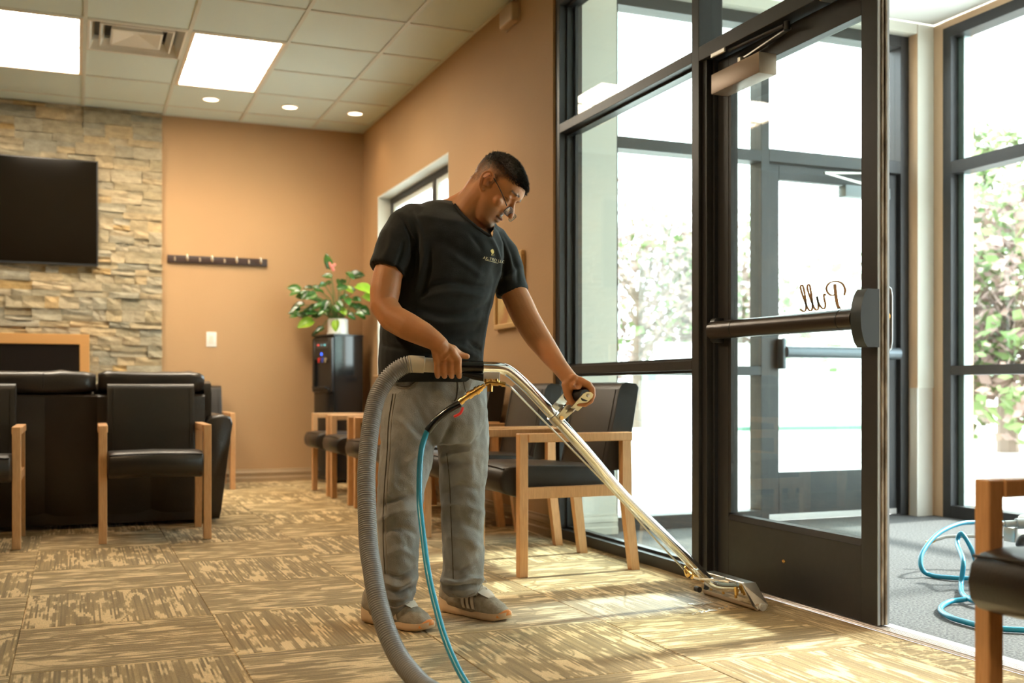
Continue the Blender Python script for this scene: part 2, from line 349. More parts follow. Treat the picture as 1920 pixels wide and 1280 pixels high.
# baseboards with a moulded profile
def baseboard(name, a, b, nrm, m, label):
    a = Vector(a); b = Vector(b); n = Vector(nrm)
    prof = [(0, 0), (0.019, 0), (0.019, 0.035), (0.013, 0.042), (0.013, 0.062), (0.017, 0.068), (0.015, 0.082), (0.007, 0.094), (0.007, 0.104), (0, 0.108)]
    mb = MB().rings([[p + n * x + UP * z for x, z in prof] for p in (a, b)])
    return tag(obj(name, mb, m, angle=25), label, 'baseboard', kind='structure')
baseboard('baseboard_back', (0.66, YB, 0), (XR, YB, 0), (0, -1, 0), M['base'], 'brown moulded baseboard along the back wall')
baseboard('baseboard_right', (XR, SFy1, 0), (XR, YB, 0), (-1, 0, 0), M['base'], 'brown moulded baseboard behind the row of chairs')
baseboard('baseboard_vestibule', (2.50, YV, 0), (2.72, YV, 0), (0, -1, 0), M['base_white'], 'pale moulded baseboard inside the vestibule')

# stacked stone on the back wall
SX1 = 0.655; stones = []
smeshes = []
for k in range(10):
    mb = MB().box((-0.5, -0.5, -0.5), (0.5, 0.5, 0.5), 0.0)
    bmesh.ops.subdivide_edges(mb.bm, edges=mb.bm.edges[:], cuts=1, use_grid_fill=True)
    for v in mb.bm.verts:
        v.co += Vector((rnd.uniform(-.02, .02), rnd.uniform(-.22, .22) if v.co.y < 0 else 0, rnd.uniform(-.02, .02)))
    sm_ = mb.mesh('stone', False); sm_.materials.append(M['stone']); smeshes.append(sm_)
obj('stone_backing', MB().box((-1.6, YB - 0.03, 0), (SX1 - 0.01, YB, ZC)), mat('mortar', (0.10, 0.09, 0.075), 0.95), WB, smooth=False)
z = 0.80
def stone_at(x0, x1, z0, z1):
    cx, cz = (x0 + x1) / 2, (z0 + z1) / 2
    if x1 < -0.64: return
    if x1 < 0.12 and z0 > 1.82 and z1 < 2.54: return      # hidden behind the screen
    if x1 < 0.05 and z0 > 0.84 and z1 < 1.18: return      # fireplace opening
    dpt = rnd.uniform(0.026, 0.054)
    part('stone', rnd.choice(smeshes), None, WB, (cx, YB - 0.015 - dpt / 2, cz), ((x1 - x0) * 0.985, dpt, (z1 - z0) * 0.97))
while z < ZC - 0.01:
    h = rnd.choice([0.050, 0.060, 0.068, 0.095, 0.105]); h = min(h, ZC - z)
    x = SX1 - rnd.uniform(0, 0.0)
    while x > -0.64:
        wd = rnd.uniform(0.09, 0.30); x0 = x - wd
        if h > 0.085 and rnd.random() < 0.35:
            f = rnd.uniform(0.4, 0.6); stone_at(x0, x, z, z + h * f); 
            stone_at(x0, x, z + h * f, z + h)
        else: stone_at(x0, x, z, z + h)
        x = x0
    z += h

# ---------------------------------------------------------------- storefront (right wall) frames and glass
FX0, FX1 = 2.355, 2.470
def frame_bar(p, a, b, name='mullion', m='alu', bev=0.0015): return obj(name, MB().box(a, b, bev, 1), M[m], p, smooth=False)
W1 = thing('window_1', 'tall dark-framed sidelight window between tan wall and glass door', 'window', (2.41, 4.47, 0), kind='structure')
frame_bar(W1, (FX0, 5.120, 0.05), (FX1, 5.171, 2.85))
frame_bar(W1, (FX0, 3.762, 0.0), (FX1, 3.815, 2.85))
frame_bar(W1, (FX0, 3.815, 2.80), (FX1, 5.12, 2.85), 'rail')
frame_bar(W1, (FX0, 3.815, 2.125), (FX1, 5.12, 2.172), 'rail')
frame_bar(W1, (FX0, 3.815, 0.860), (FX1, 5.12, 0.900), 'rail')
frame_bar(W1, (FX0, 3.815, 0.0), (FX1, 5.171, 0.050), 'rail')
for k, (z0, z1) in enumerate(((0.05, 0.86), (0.90, 2.125), (2.172, 2.80))):
    obj('glass_pane', MB().box((2.410, 3.815, z0), (2.416, 5.12, z1)), M['glass'], W1, smooth=False)
    gk = MB()
    for yy in (3.8155, 5.108): gk.box((2.395, yy, z0), (2.431, yy + 0.012, z1))
    for zz in (z0, z1 - 0.012): gk.box((2.395, 3.8155, zz), (2.431, 5.12, zz + 0.012))
    obj('gasket', gk, M['blackmetal'], W1, smooth=False)
# stepped jamb stops seen on the far post
obj('glazing_stop', MB().box((2.432, 5.085, 0.05), (2.47, 5.1205, 2.80)), M['alu'], W1, smooth=False)
# door frame: header, jambs, transom light
DF = thing('trim_1', 'dark bronze door frame with header and transom light', 'door frame', (2.41, 2.8, 0), kind='structure')
frame_bar(DF, (FX0, 1.72, 2.118), (FX1, 3.762, 2.176), 'header')
frame_bar(DF, (FX0, 1.72, 2.80), (FX1, 3.762, 2.85), 'rail')
frame_bar(DF, (2.372, 3.728, 0.0), (FX1, 3.762, 2.118), 'jamb')
frame_bar(DF, (2.40, 3.716, 0.0), (2.425, 3.728, 2.118), 'door_stop')
frame_bar(DF, (FX0, 1.72, 0.0), (FX1, 1.775, 2.85), 'jamb')
obj('glass_pane', MB().box((2.410, 1.775, 2.176), (2.416, 3.762, 2.80)), M['glass'], DF, smooth=False)
obj('threshold', MB().box((2.398, 1.775, 0.0), (2.500, 3.728, 0.006), 0.002, 1), M['thr'], DF, smooth=False)
gr_ = MB()
for k in range(4): gr_.box((2.406 + k * 0.013, 1.78, 0.006), (2.413 + k * 0.013, 3.72, 0.0095), 0.001, 1)
obj('threshold_ridges', gr_, M['thr'], DF, smooth=False)
obj('strike_plate', MB().box((2.338, 2.86, 2.128), (2.3549, 3.02, 2.150), 0.002, 1).box((2.34, 2.84, 2.098), (2.39, 2.98, 2.1179), 0.003, 1), M['steel'], DF, smooth=False)

# door leaf (closed leaf on the hinge side), y from 3.716 down to 2.779, x 2.428..2.472
D1 = thing('door_1', 'dark framed glass door with panic bar and cursive lettering', 'door', (2.45, 3.25, 0), kind='structure')
DX0, DX1 = 2.415, 2.460
dy0, dy1 = 2.779, 3.712
frame_bar(D1, (DX0, dy1 - 0.075, 0.012), (DX1, dy1, 2.112), 'hinge_stile')
frame_bar(D1, (DX0, dy0, 0.012), (DX1, dy0 + 0.078, 2.112), 'lock_stile')
frame_bar(D1, (DX0, dy0 + 0.078, 2.022), (DX1, dy1 - 0.075, 2.112), 'top_rail')
frame_bar(D1, (DX0, dy0 + 0.078, 0.012), (DX1, dy1 - 0.075, 0.262), 'kick_rail')
obj('glazing_bead', MB().prism([(DX0 - 0.001, dy0 + 0.078, 0.262), (DX0 + 0.016, dy0 + 0.078, 0.262), (DX0 + 0.016, dy0 + 0.078, 0.290), (DX0 + 0.006, dy0 + 0.078, 0.284)], (0, dy1 - dy0 - 0.153, 0))
    .box((DX0 + 0.002, dy1 - 0.090, 0.29), (DX0 + 0.016, dy1 - 0.075, 2.022)), M['alu'], D1, smooth=False)
obj('glass_pane', MB().box((2.434, dy0 + 0.078, 0.262), (2.440, dy1 - 0.075, 2.022)), M['glass_dirty'], D1, smooth=False)
M['weather'] = mat('weatherstrip', (0.42, 0.36, 0.29), 0.9, nscale=30, nstr=1, ncol=(0.16, 0.13, 0.10), stretch=(1, 1, 0.4), bump=0.8, bscale=90)
obj('weatherstrip', MB().box((2.427, dy0 - 0.007, 0.014), (2.436, dy0, 2.11), 0.001, 1).box((2.441, dy0 - 0.009, 0.014), (2.449, dy0, 2.11), 0.001, 1), M['weather'], D1, smooth=False)
obj('edge_channel', MB().box((2.451, dy0 - 0.004, 0.013), (2.4605, dy0, 2.111)).box((2.4145, dy0 - 0.003, 0.013), (2.425, dy0, 2.111)), mat('worn_aluminium', (0.36, 0.40, 0.44), 0.4, metal=0.6), D1, smooth=False)
# makers plate: tiny oval on the kick rail
obj('plate', MB().lathe([(0.0, 0.0), (0.010, 0.0), (0.010, 0.002), (0.007, 0.003), (0.0, 0.003)], (2.4149, 3.275, 0.247), 16, (-1, 0, 0)), M['brass'], D1).scale = (1, 1, 0.6)
# panic bar
pb = obj('panic_bar', MB().tube([(2.372, 3.69, 1.017), (2.372, 2.83, 1.012)], 0.036, 24, ell=(0.98, 0.8)), mat('bronze_bar', (0.055, 0.045, 0.040), 0.3, metal=0.6), D1)
obj('seam_ring', MB().tube([(2.372, 2.905, 1.0125), (2.372, 2.899, 1.0125)], 0.0368, 24, ell=(0.98, 0.82)), M['black'], pb)
obj('seam_ring', MB().tube([(2.372, 3.53, 1.016), (2.372, 3.526, 1.016)], 0.0366, 24, ell=(0.98, 0.82)), M['black'], pb)
def rounded(yc, z0, z1, wy, x0, x1, bulge):
    pts = []
    for k in range(13):
        t = k / 12; zz = z0 + (z1 - z0) * t; b = bulge * (math.sin(math.pi * t) ** 0.6)
        pts.append((x0 - b, zz))
    poly = [(x1, z0)] + pts + [(x1, z1)]
    return [(x, yc - wy / 2, zz) for x, zz in poly]
obj('end_case', MB().prism(rounded(2.795, 0.917, 1.106, 0.05, 2.368, DX0, 0.028), (0, 0.05, 0)), mat('blue_grey_casting', (0.030, 0.042, 0.052), 0.4, metal=0.2), pb, angle=30)
obj('end_cap', MB().prism(rounded(3.685, 0.968, 1.066, 0.03, 2.380, DX0, 0.018), (0, 0.03, 0)), M['blackmetal'], pb, angle=30)
# closer
cz = obj('closer_body', MB().box((2.335, 3.318, 1.948), (2.415, 3.640, 2.028), 0.006, 2), mat('bronze_closer', (0.30, 0.22, 0.165), 0.38, metal=0.4), D1, angle=30)
obj('closer_arm', MB().prism([(2.385, 3.50, 2.055), (2.405, 3.50, 2.055), (2.405, 3.215, 2.085), (2.385, 3.205, 2.085)], (0, 0, 0.006)), M['steel'], cz, smooth=False)
obj('closer_arm', MB().tube([(2.372, 3.215, 2.095), (2.37, 3.56, 2.105)], 0.007, 10).cyl((2.38, 3.21, 2.078), (2.38, 3.21, 2.108), 0.011), M['alu'], cz)
obj('closer_shoe', MB().box((2.345, 3.56, 2.098), (2.3549, 3.66, 2.117), 0.003, 1).cyl((2.38, 3.50, 2.02), (2.38, 3.50, 2.06), 0.012), M['steel'], cz)
# outside pull handle
ph = MB().tube([(2.461, 2.825, 1.12), (2.49, 2.825, 1.12), (2.503, 2.825, 1.112), (2.507, 2.825, 1.09), (2.507, 2.825, 0.94), (2.503, 2.825, 0.918), (2.49, 2.825, 0.91), (2.461, 2.825, 0.91)], 0.0100, 14)
obj('pull_handle', ph, mat('dark_steel', (0.16, 0.16, 0.165), 0.3, metal=0.8), D1)
obj('lock_cylinder', MB().cyl((2.461, 2.805, 1.02), (2.478, 2.805, 1.02), 0.016), M['brass'], D1)
M['vinyl_tan'] = mat('tan_lettering', (0.62, 0.36, 0.19), 0.5); _nt = M['vinyl_tan'].node_tree
_tl = nd(_nt, 'ShaderNodeBsdfTranslucent'); _tl.inputs[0].default_value = (0.42, 0.24, 0.13, 1); _ms = nd(_nt, 'ShaderNodeMixShader'); _ms.inputs[0].default_value = .5
_nt.links.new(_nt.nodes['Principled BSDF'].outputs[0], _ms.inputs[1]); _nt.links.new(_tl.outputs[0], _ms.inputs[2]); _nt.links.new(_ms.outputs[0], _nt.nodes['Material Output'].inputs[0])

def text_mesh(body, size, shear=0.0, extrude=0.0004):
    cu = bpy.data.curves.new('t', 'FONT'); cu.body = body; cu.size = size; cu.extrude = extrude; cu.shear = shear; cu.resolution_u = 3
    o = bpy.data.objects.new('t', cu); COL.objects.link(o); dg = bpy.context.evaluated_depsgraph_get()
    me = bpy.data.meshes.new_from_object(o.evaluated_get(dg)); bpy.data.objects.remove(o); return me
# cursive "Pull" reads correctly from the vestibule side -> mirrored from here. Drawn as brush strokes.
def stroke(pts, wd=0.004, n=6):
    pts = [Vector((*p, 0)) for p in pts]; out = []
    for i in range(len(pts) - 1):
        p0 = pts[max(i - 1, 0)]; p1 = pts[i]; p2 = pts[i + 1]; p3 = pts[min(i + 2, len(pts) - 1)]
        for k in range(n):
            t = k / n; out.append(0.5 * ((2 * p1) + (p2 - p0) * t + (2 * p0 - 5 * p1 + 4 * p2 - p3) * t * t + (3 * p1 - p0 - 3 * p2 + p3) * t ** 3))
    out.append(pts[-1]); return out
strokes = [  # unit: letter space, x right as read, y up; (points, width)
    ([(0.30, 1.02), (0.26, 0.62), (0.20, 0.22), (0.12, 0.02)], .075), ([(0.04, 0.02), (0.2, 0.03)], .03),
    ([(-0.08, 0.52), (-0.12, 0.72), (-0.02, 0.98), (0.22, 1.12), (0.50, 1.10), (0.64, 0.92), (0.58, 0.70), (0.42, 0.58), (0.28, 0.60)], .03),
    ([(0.66, 0.62), (0.74, 0.66), (0.74, 0.50), (0.68, 0.22), (0.74, 0.08), (0.86, 0.14), (0.98, 0.34), (1.05, 0.62)], .045),
    ([(1.05, 0.62), (0.99, 0.30), (0.99, 0.10), (1.08, 0.06), (1.18, 0.18)], .045),
    ([(1.18, 0.18), (1.34, 0.60), (1.46, 1.00), (1.44, 1.14), (1.36, 1.10), (1.30, 0.78), (1.24, 0.35), (1.26, 0.10), (1.36, 0.06), (1.46, 0.18)], .045),
    ([(1.46, 0.18), (1.62, 0.60), (1.76, 1.02), (1.74, 1.16), (1.66, 1.12), (1.58, 0.78), (1.52, 0.35), (1.54, 0.10), (1.64, 0.06), (1.78, 0.16)], .045)]
lt = MB()
LS = 0.086
for pts, wd in strokes:
    c = stroke(pts); L_ = []; R_ = []
    for i, p in enumerate(c):
        t = (c[min(i + 1, len(c) - 1)] - c[max(i - 1, 0)]).normalized(); nrm_ = Vector((-t.y, t.x, 0)); ww = max(wd, .05) * (0.6 + 0.4 * abs(t.y)) * 0.85
        L_.append(p + nrm_ * ww); R_.append(p - nrm_ * ww)
    def tw(p, dx): return Vector((2.4415 + dx, 2.985 + p.x * LS * 1.50, 1.058 + p.y * LS))
    lt.rings([[tw(a, 0), tw(b, 0), tw(b, 0.0006), tw(a, 0.0006)] for a, b in zip(L_, R_)])
obj('lettering', lt, M['vinyl_tan'], D1, smooth=False, label='tan cursive lettering reading Pull from outside')

# small window in the right wall
W2 = thing('window_2', 'small aluminium framed window in the tan wall behind the man', 'window', (2.45, 7.81, 0.9), kind='structure')
rv = MB()
rx = XR + 0.11
obj('reveal', MB().box((XR + 0.002, SWy1 - 0.012, SWz0), (XR + T, SWy1, SWz1)).box((XR + 0.002, SWy0, SWz0), (XR + T, SWy0 + 0.012, SWz1)).box((XR + 0.002, SWy0 + .012, SWz1 - 0.012), (XR + T, SWy1 - .012, SWz1)), M['wall_white'], W2, smooth=False)
obj('sill', MB().box((XR - 0.03, SWy0 - 0.03, SWz0 - 0.022), (XR + T, SWy1 + 0.03, SWz0), 0.004, 1), M['wall'], W2, smooth=False)
ym = 7.55
for a, b, n in (((rx, SWy1 - 0.062, SWz0), (rx + 0.05, SWy1 - 0.012, SWz1 - .012), 'stile'), ((rx, SWy0 + .012, SWz0), (rx + 0.05, SWy0 + 0.062, SWz1 - .012), 'stile'),
                ((rx, ym - 0.03, SWz0), (rx + 0.05, ym + 0.03, SWz1 - .06), 'mullion'), ((rx, SWy0 + .062, SWz1 - 0.062), (rx + 0.05, SWy1 - .062, SWz1 - .012), 'rail'), ((rx, SWy0 + .062, SWz0), (rx + 0.05, SWy1 - .062, SWz0 + 0.05), 'rail')):
    frame_bar(W2, a, b, n)
for a, b in ((SWy0 + .062, ym - 0.03), (ym + 0.03, SWy1 - .062)):
    f = obj('sash', MB().box((rx + .01, a, SWz0 + .05), (rx + .04, a + 0.04, SWz1 - .062)).box((rx + .01, b - 0.04, SWz0 + .05), (rx + .04, b, SWz1 - .062)).box((rx + .01, a + .04, SWz1 - .102), (rx + .04, b - .04, SWz1 - .062)).box((rx + .01, a + .04, SWz0 + .05), (rx + .04, b - .04, SWz0 + .09)), mat('pale_sash', (0.62, 0.68, 0.64), 0.4), W2, smooth=False)
    obj('glass_pane', MB().box((rx + 0.022, a + .04, SWz0 + .09), (rx + 0.027, b - .04, SWz1 - .102)), M['glass'], W2, smooth=False)

# vestibule walls
tag(obj('wall_vestibule', MB().box((2.502, YV, 0), (2.72, YV + 0.24, ZC)).box((2.72, YV, 2.97), (4.80, YV + 0.24, ZC)), M['wall_white'], smooth=False), 'cream wall at the back left of the vestibule', 'wall', kind='structure')
PR = thing('wall_pier', 'narrow corner pier between the two outer glazed walls', 'wall', (4.88, 5.25, 0), kind='structure')
obj('plaster', MB().box((4.80, YV, 0), (XO + 0.25, YV + 0.24, ZC), 0.004, 2).box((XO, 5.095, 0), (XO + 0.25, YV, ZC), 0.003, 1), M['pier'], PR, smooth=False)
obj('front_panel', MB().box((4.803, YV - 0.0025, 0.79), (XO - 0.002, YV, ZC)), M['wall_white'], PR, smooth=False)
M['guard'] = mat('clear_corner_guard', (0.62, 0.60, 0.54), 0.12, spec=0.8)
obj('corner_guard', MB().box((4.797, YV - 0.004, 0.0), (4.918, YV - 0.0005, 0.79)).box((4.796, YV, 0.0), (4.799, YV + 0.06, 0.79)), M['guard'], PR, smooth=False)
# outer glazing in plane Y = YV + .09
gy0, gy1 = YV + 0.07, YV + 0.185
W3 = thing('window_3', 'outer dark-framed glazing beyond the vestibule beside the outer door', 'window', (3.2, gy0, 0), kind='structure')
frame_bar(W3, (2.72, gy0, 0.0), (2.765, gy1, 2.97)); frame_bar(W3, (3.705, gy0, 0.0), (3.762, gy1, 2.97)); frame_bar(W3, (4.735, gy0, 0.0), (4.80, gy1, 2.97))
frame_bar(W3, (2.765, gy0, 2.90), (3.705, gy1, 2.97), 'rail'); frame_bar(W3, (3.762, gy0, 2.90), (4.735, gy1, 2.97), 'rail')
frame_bar(W3, (2.765, gy0, 2.11), (3.705, gy1, 2.175), 'rail'); frame_bar(W3, (3.762, gy0, 2.115), (4.735, gy1, 2.19), 'header')
frame_bar(W3, (2.765, gy0, 0.862), (3.705, gy1, 0.915), 'rail'); frame_bar(W3, (2.765, gy0, 0.0), (3.705, gy1, 0.075), 'rail')
for a, b, c, d in ((2.765, 3.705, 0.075, 0.862), (2.765, 3.705, 0.915, 2.11), (2.765, 3.705, 2.175, 2.90), (3.762, 4.735, 2.19, 2.90)):
    obj('glass_pane', MB().box((a, gy0 + 0.05, c), (b, gy0 + 0.056, d)), M['glass'], W3, smooth=False)
D2 = thing('door_2', 'outer glass door seen through the vestibule, with its own panic bar', 'door', (4.25, gy0 + .05, 0), kind='structure')
ey0, ey1 = gy0 + 0.03, gy0 + 0.075
frame_bar(D2, (3.765, ey0, 0.01), (3.850, ey1, 2.11), 'lock_stile'); frame_bar(D2, (4.650, ey0, 0.01), (4.732, ey1, 2.11), 'hinge_stile')
frame_bar(D2, (3.85, ey0, 2.02), (4.65, ey1, 2.11), 'top_rail'); frame_bar(D2, (3.85, ey0, 0.01), (4.65, ey1, 0.29), 'kick_rail')
obj('glass_pane', MB().box((3.85, ey0 + .018, 0.29), (4.65, ey0 + .024, 2.02)), M['glass_dirty'], D2, smooth=False)
obj('panic_bar', MB().tube([(3.86, ey0 - .055, 1.0), (4.70, ey0 - .055, 1.0)], 0.034, 18, ell=(1, .8)), mat('grey_bar', (0.12, 0.145, 0.17), 0.35, metal=.4), D2)
obj('end_case', MB().box((3.835, ey0 - .06, .90), (3.862, ey0, 1.08), 0.010, 3), bpy.data.materials['grey_bar'], D2)
obj('end_cap', MB().box((4.67, ey0 - .07, .965), (4.705, ey0, 1.035), 0.01, 2), M['blackmetal'], D2)
obj('closer_body', MB().box((4.28, ey0 - .07, 1.94), (4.62, ey0, 2.01), 0.006, 2), mat('grey_closer', (0.17, 0.19, 0.20), 0.4, metal=.4), D2)
obj('closer_arm', MB().tube([(4.42, ey0 - .05, 2.03), (4.10, ey0 - .10, 2.06), (4.50, ey0 - .03, 2.10)], 0.008, 8), M['steel'], D2)
obj('door_sweep', MB().box((3.77, ey0 - .012, 0.01), (4.72, ey0, 0.045), 0.002, 1), M['thr'], D2, smooth=False)
# right outer glazing in plane X = XO .. recessed
hx0, hx1 = XO + 0.0, XO + 0.115
W4 = thing('window_4', 'large right-hand outer window with dark mullions and rails', 'window', (XO + 0.06, 3.4, 0), kind='structure')
ys = [5.095, 3.40, 1.85]
frame_bar(W4, (hx0, 5.03, 0.0), (hx1, 5.0945, 2.99)); frame_bar(W4, (hx0, 3.35, 0.0), (hx1, 3.41, 2.99)); frame_bar(W4, (hx0, 1.2, 0.0), (hx1, 1.26, 2.99))
for z0, z1 in ((2.925, 2.99), (2.09, 2.165), (0.868, 0.925), (0.0, 0.075)):
    for a, b in ((3.41, 5.03), (1.26, 3.35)): frame_bar(W4, (hx0, a, z0), (hx1, b, z1), 'rail')
for z0, z1 in ((0.075, 0.868), (0.925, 2.09), (2.165, 2.925)):
    for a, b in ((3.41, 5.03), (1.26, 3.35)): obj('glass_pane', MB().box((XO + 0.055, a, z0), (XO + 0.061, b, z1)), M['glass'], W4, smooth=False)
obj('glazing_stop', MB().box((hx0 + 0.062, 4.985, 0.075), (hx1, 5.03, 2.925)), mat('pale_stop', (0.35, 0.42, 0.42), 0.35, metal=.5), W4, smooth=False)
tag(obj('wall_outer', MB().box((XO, 1.2, 2.99), (XO + 0.25, 5.095, ZC)).box((XO, YF, 0), (XO + .25, 1.2, ZC)).box((XR + T, YF, 0), (XR + T + 2.5, 1.2, ZC)), M['pier'], smooth=False), 'tan wall strip above the large outer window', 'wall', kind='structure')
# ---------------------------------------------------------------- ceiling fixtures
M['diffuser'] = mat('light_diffuser', (0.9, 0.9, 0.85), 0.5, emit=(1.0, 0.87, 0.68), estr=TROFFER_W)
M['warmframe'] = mat('light_frame', (0.80, 0.66, 0.48), 0.4)
def troffer(x0, x1, y0, y1, label, group=None):
    c = ((x0 + x1) / 2, (y0 + y1) / 2, ZC)
    t = thing('ceiling_light', label, 'ceiling light', c, group=group)
    fr = MB(); w = 0.035
    for a, b in (((x0 + .012, y0 + .012, ZC - .004), (x0 + w, y1 - .012, ZC + .03)), ((x1 - w, y0 + .012, ZC - .004), (x1 - .012, y1 - .012, ZC + .03)),
                 ((x0 + w, y0 + .012, ZC - .004), (x1 - w, y0 + w, ZC + .03)), ((x0 + w, y1 - w, ZC - .004), (x1 - w, y1 - .012, ZC + .03))): fr.box(a, b)
    obj('frame', fr, M['warmframe'], t, smooth=False)
    obj('diffuser', MB().box((x0 + w, y0 + w, ZC + .012), ((x0 + x1) / 2 - .001, y1 - w, ZC + .02)).box(((x0 + x1) / 2 + .001, y0 + w, ZC + .012), (x1 - w, y1 - w, ZC + .02)), M['diffuser'], t, smooth=False)
    return t
troffer(GX[2], GX[3], GY[6], GY[8], 'bright rectangular ceiling light panel cut by the left edge, over the sofa')
troffer(GX[4], GX[5], GY[6], GY[8], 'bright rectangular ceiling light panel right of the air vent')
for k, (x, y) in enumerate(((0.058, 1.2), (-2.4, 1.2), (-2.4, 4.6), (0.058, -1.8), (-2.4, -1.8), (-2.4, 7.2))):
    troffer(x, x + .612, y, y + 1.27, 'ceiling light panel outside the view, ' + ('directly overhead, just in front of the camera', 'on the left beside the camera', 'on the left level with the man', 'directly behind the camera', 'behind the camera on the left', 'on the left beyond the television')[k], 'ceiling lights outside the view')
# recessed lights, then added fill spots
M['bulb'] = mat('recessed_lens', (0.95, 0.9, 0.8), 0.4, emit=(1.0, 0.72, 0.45), estr=3.0)
names = ['leftmost small round recessed light, below the bright panel', 'middle small round recessed light in the ceiling', 'rightmost small round recessed light, near the back corner']
for k, x in enumerate((0.975, 1.585, 2.115)):
    t = thing('recessed_light', names[k], 'recessed light', (x, 8.58, ZC), group='recessed lights along the back wall')
    obj('trim_ring', MB().lathe([(0.068, 0.004), (0.070, -0.002), (0.060, -0.005), (0.055, 0.001), (0.055, 0.003)], (x, 8.58, ZC), 28), M['white'], t)
    obj('lens', MB().lathe([(0.0, -0.003), (0.055, -0.003), (0.055, 0.002), (0, 0.002)], (x, 8.58, ZC), 28), M['bulb'], t)
def lamp(x, y, w, tx, ty, size=125, z=ZC - 0.03, tz=0.0):
    l = bpy.data.lights.new('recessed_or_fill_lamp', 'SPOT'); l.energy = w; l.color = (1.0, 0.68, 0.38); l.spot_size = math.radians(size); l.spot_blend = 1.0; l.shadow_soft_size = 0.08
    o = bpy.data.objects.new('recessed_or_fill_lamp', l); COL.objects.link(o); o.location = (x, y, z)
    o.rotation_euler = (Vector((x, y, z)) - Vector((tx, ty, tz))).to_track_quat('Z', 'Y').to_euler(); return o
for x, w_ in ((0.975, 1.0), (1.585, .8), (2.115, .3)): lamp(x, 8.58, DOWN_W * w_, x - .1, 8.60)
for x in (-0.25, 0.36): lamp(x, 8.58, DOWN_W * 1.1, x, 8.7)
for k, (x, y) in enumerate(((1.6, 6.2), (1.6, 4.2), (-0.7, 5.4))): lamp(x, y, DOWN_W * 1.6, x, y, 125)
for x, y, tx, ty, tz, w_ in ((-1.0, 3.4, 1.0, 3.35, 1.0, 95), (-0.9, 1.3, 1.3, 1.4, .5, 60), (0.1, 0.4, 1.4, 1.4, .5, 50), (-1.3, 5.6, 0.6, 5.0, 0.6, 40)): lamp(x, y, w_, tx, ty, 75, tz=tz)  # added warm fill spots without fixtures, aimed at the man and near chair
# air vent
vx0, vx1, vy0, vy1 = GX[3] + .012, GX[4] - .012, GY[6] + .012, GY[7] - .012; vc = Vector(((vx0 + vx1) / 2, (vy0 + vy1) / 2, ZC))
AV = thing('ceiling_vent', 'square stepped air diffuser set in the ceiling between the light panels', 'air vent', vc)
M['vent'] = mat('vent_enamel', (0.82, 0.78, 0.68), 0.45)
hx, hy = (vx1 - vx0) / 2, (vy1 - vy0) / 2
def sq(f, z): return [vc + Vector((sx * hx * f, sy * hy * f, z)) for sx, sy in ((-1, -1), (1, -1), (1, 1), (-1, 1))]
obj('outer_collar', MB().rings([sq(1.0, 0.002), sq(1.0, -0.004), sq(0.95, -0.004), sq(0.86, 0.06), sq(0.84, 0.09)], cap=False), M['vent'], AV, smooth=False)
obj('louver', MB().rings([sq(0.70, 0.075), sq(0.76, 0.006), sq(0.72, 0.004), sq(0.64, 0.055)], cap=False), M['vent'], AV, smooth=False)
obj('louver', MB().rings([sq(0.46, 0.065), sq(0.53, 0.002), sq(0.48, 0.0), sq(0.05, 0.035)], cap=True), M['vent'], AV, smooth=False)
obj('duct', MB().rings([sq(0.98, 0.085), sq(0.0, 0.086)], cap=False), M['black'], AV, smooth=False)
SP = thing('ceiling_speaker', 'round cream speaker grille in the ceiling at the top left', 'speaker', (-0.18, 6.17, ZC))
sx, sy = -0.135, 6.28
SP.location = (sx, sy, ZC)
obj('grille', MB().lathe([(0, -0.012), (0.05, -0.014), (0.10, -0.010), (0.105, -0.006)], (sx, sy, ZC), 32), M['vent'], SP)
obj('ring', MB().lathe([(0.105, -0.006), (0.120, -0.008), (0.128, 0.0), (0.105, 0.0)], (sx, sy, ZC), 32), M['vent'], SP)
# sensor box on the right wall
SB = thing('wall_sensor', 'small beige plastic box high on the right wall near the ceiling', 'sensor', (XR, 5.72, 2.93))
obj('housing', MB().box((XR - 0.055, 5.625, 2.875), (XR, 5.815, 2.985), 0.014, 3), mat('beige_box', (0.50, 0.36, 0.23), 0.45), SB)
obj('back_plate', MB().box((XR - 0.006, 5.615, 2.868), (XR, 5.825, 2.992), 0.002, 1), mat('beige_plate', (0.44, 0.31, 0.19), 0.5), SB)

# ---------------------------------------------------------------- television, fireplace, rack, switch
TV = thing('television', 'large flat black television mounted on the stone wall', 'television', (-0.55, 9.14, 1.76))
obj('housing', MB().box((-1.28, 9.105, 1.757), (0.168, 9.15, 2.588), 0.006, 2), M['black'], TV)
obj('screen', MB().box((-1.268, 9.1035, 1.772), (0.158, 9.1052, 2.578)), mat('tv_screen', (0.007, 0.005, 0.003), 0.10, spec=0.3), TV, smooth=False)
obj('bezel', MB().box((-1.28, 9.1025, 1.757), (0.168, 9.105, 1.771)).box((0.1585, 9.1025, 1.771), (0.168, 9.105, 2.588)), M['blackmetal'], TV, smooth=False)
FP = thing('fireplace', 'wall fireplace insert with a copper coloured frame', 'fireplace', (-0.5, 9.12, 0.7))
M['copper'] = mat('copper_frame', (0.90, 0.50, 0.19), 0.36, metal=0.6, bump=0.03, bscale=40)
fo = MB()
for a, b in (((-1.2, 9.10, 1.135), (0.105, 9.135, 1.215)), ((0.032, 9.10, 0.66), (0.105, 9.135, 1.135)), ((-1.2, 9.10, 0.66), (-1.127, 9.135, 1.135)), ((-1.127, 9.10, 0.66), (0.032, 9.135, 0.735))): fo.box(a, b, 0.002, 1)
obj('surround', fo, M['copper'], FP, smooth=False)
obj('glass_front', MB().box((-1.127, 9.112, 0.735), (0.032, 9.118, 1.135)), mat('fire_glass', (0.012, 0.010, 0.009), 0.08), FP, smooth=False)
obj('firebox', MB().box((-1.13, 9.119, 0.70), (0.06, 9.15, 1.17)), M['black'], FP, smooth=False)
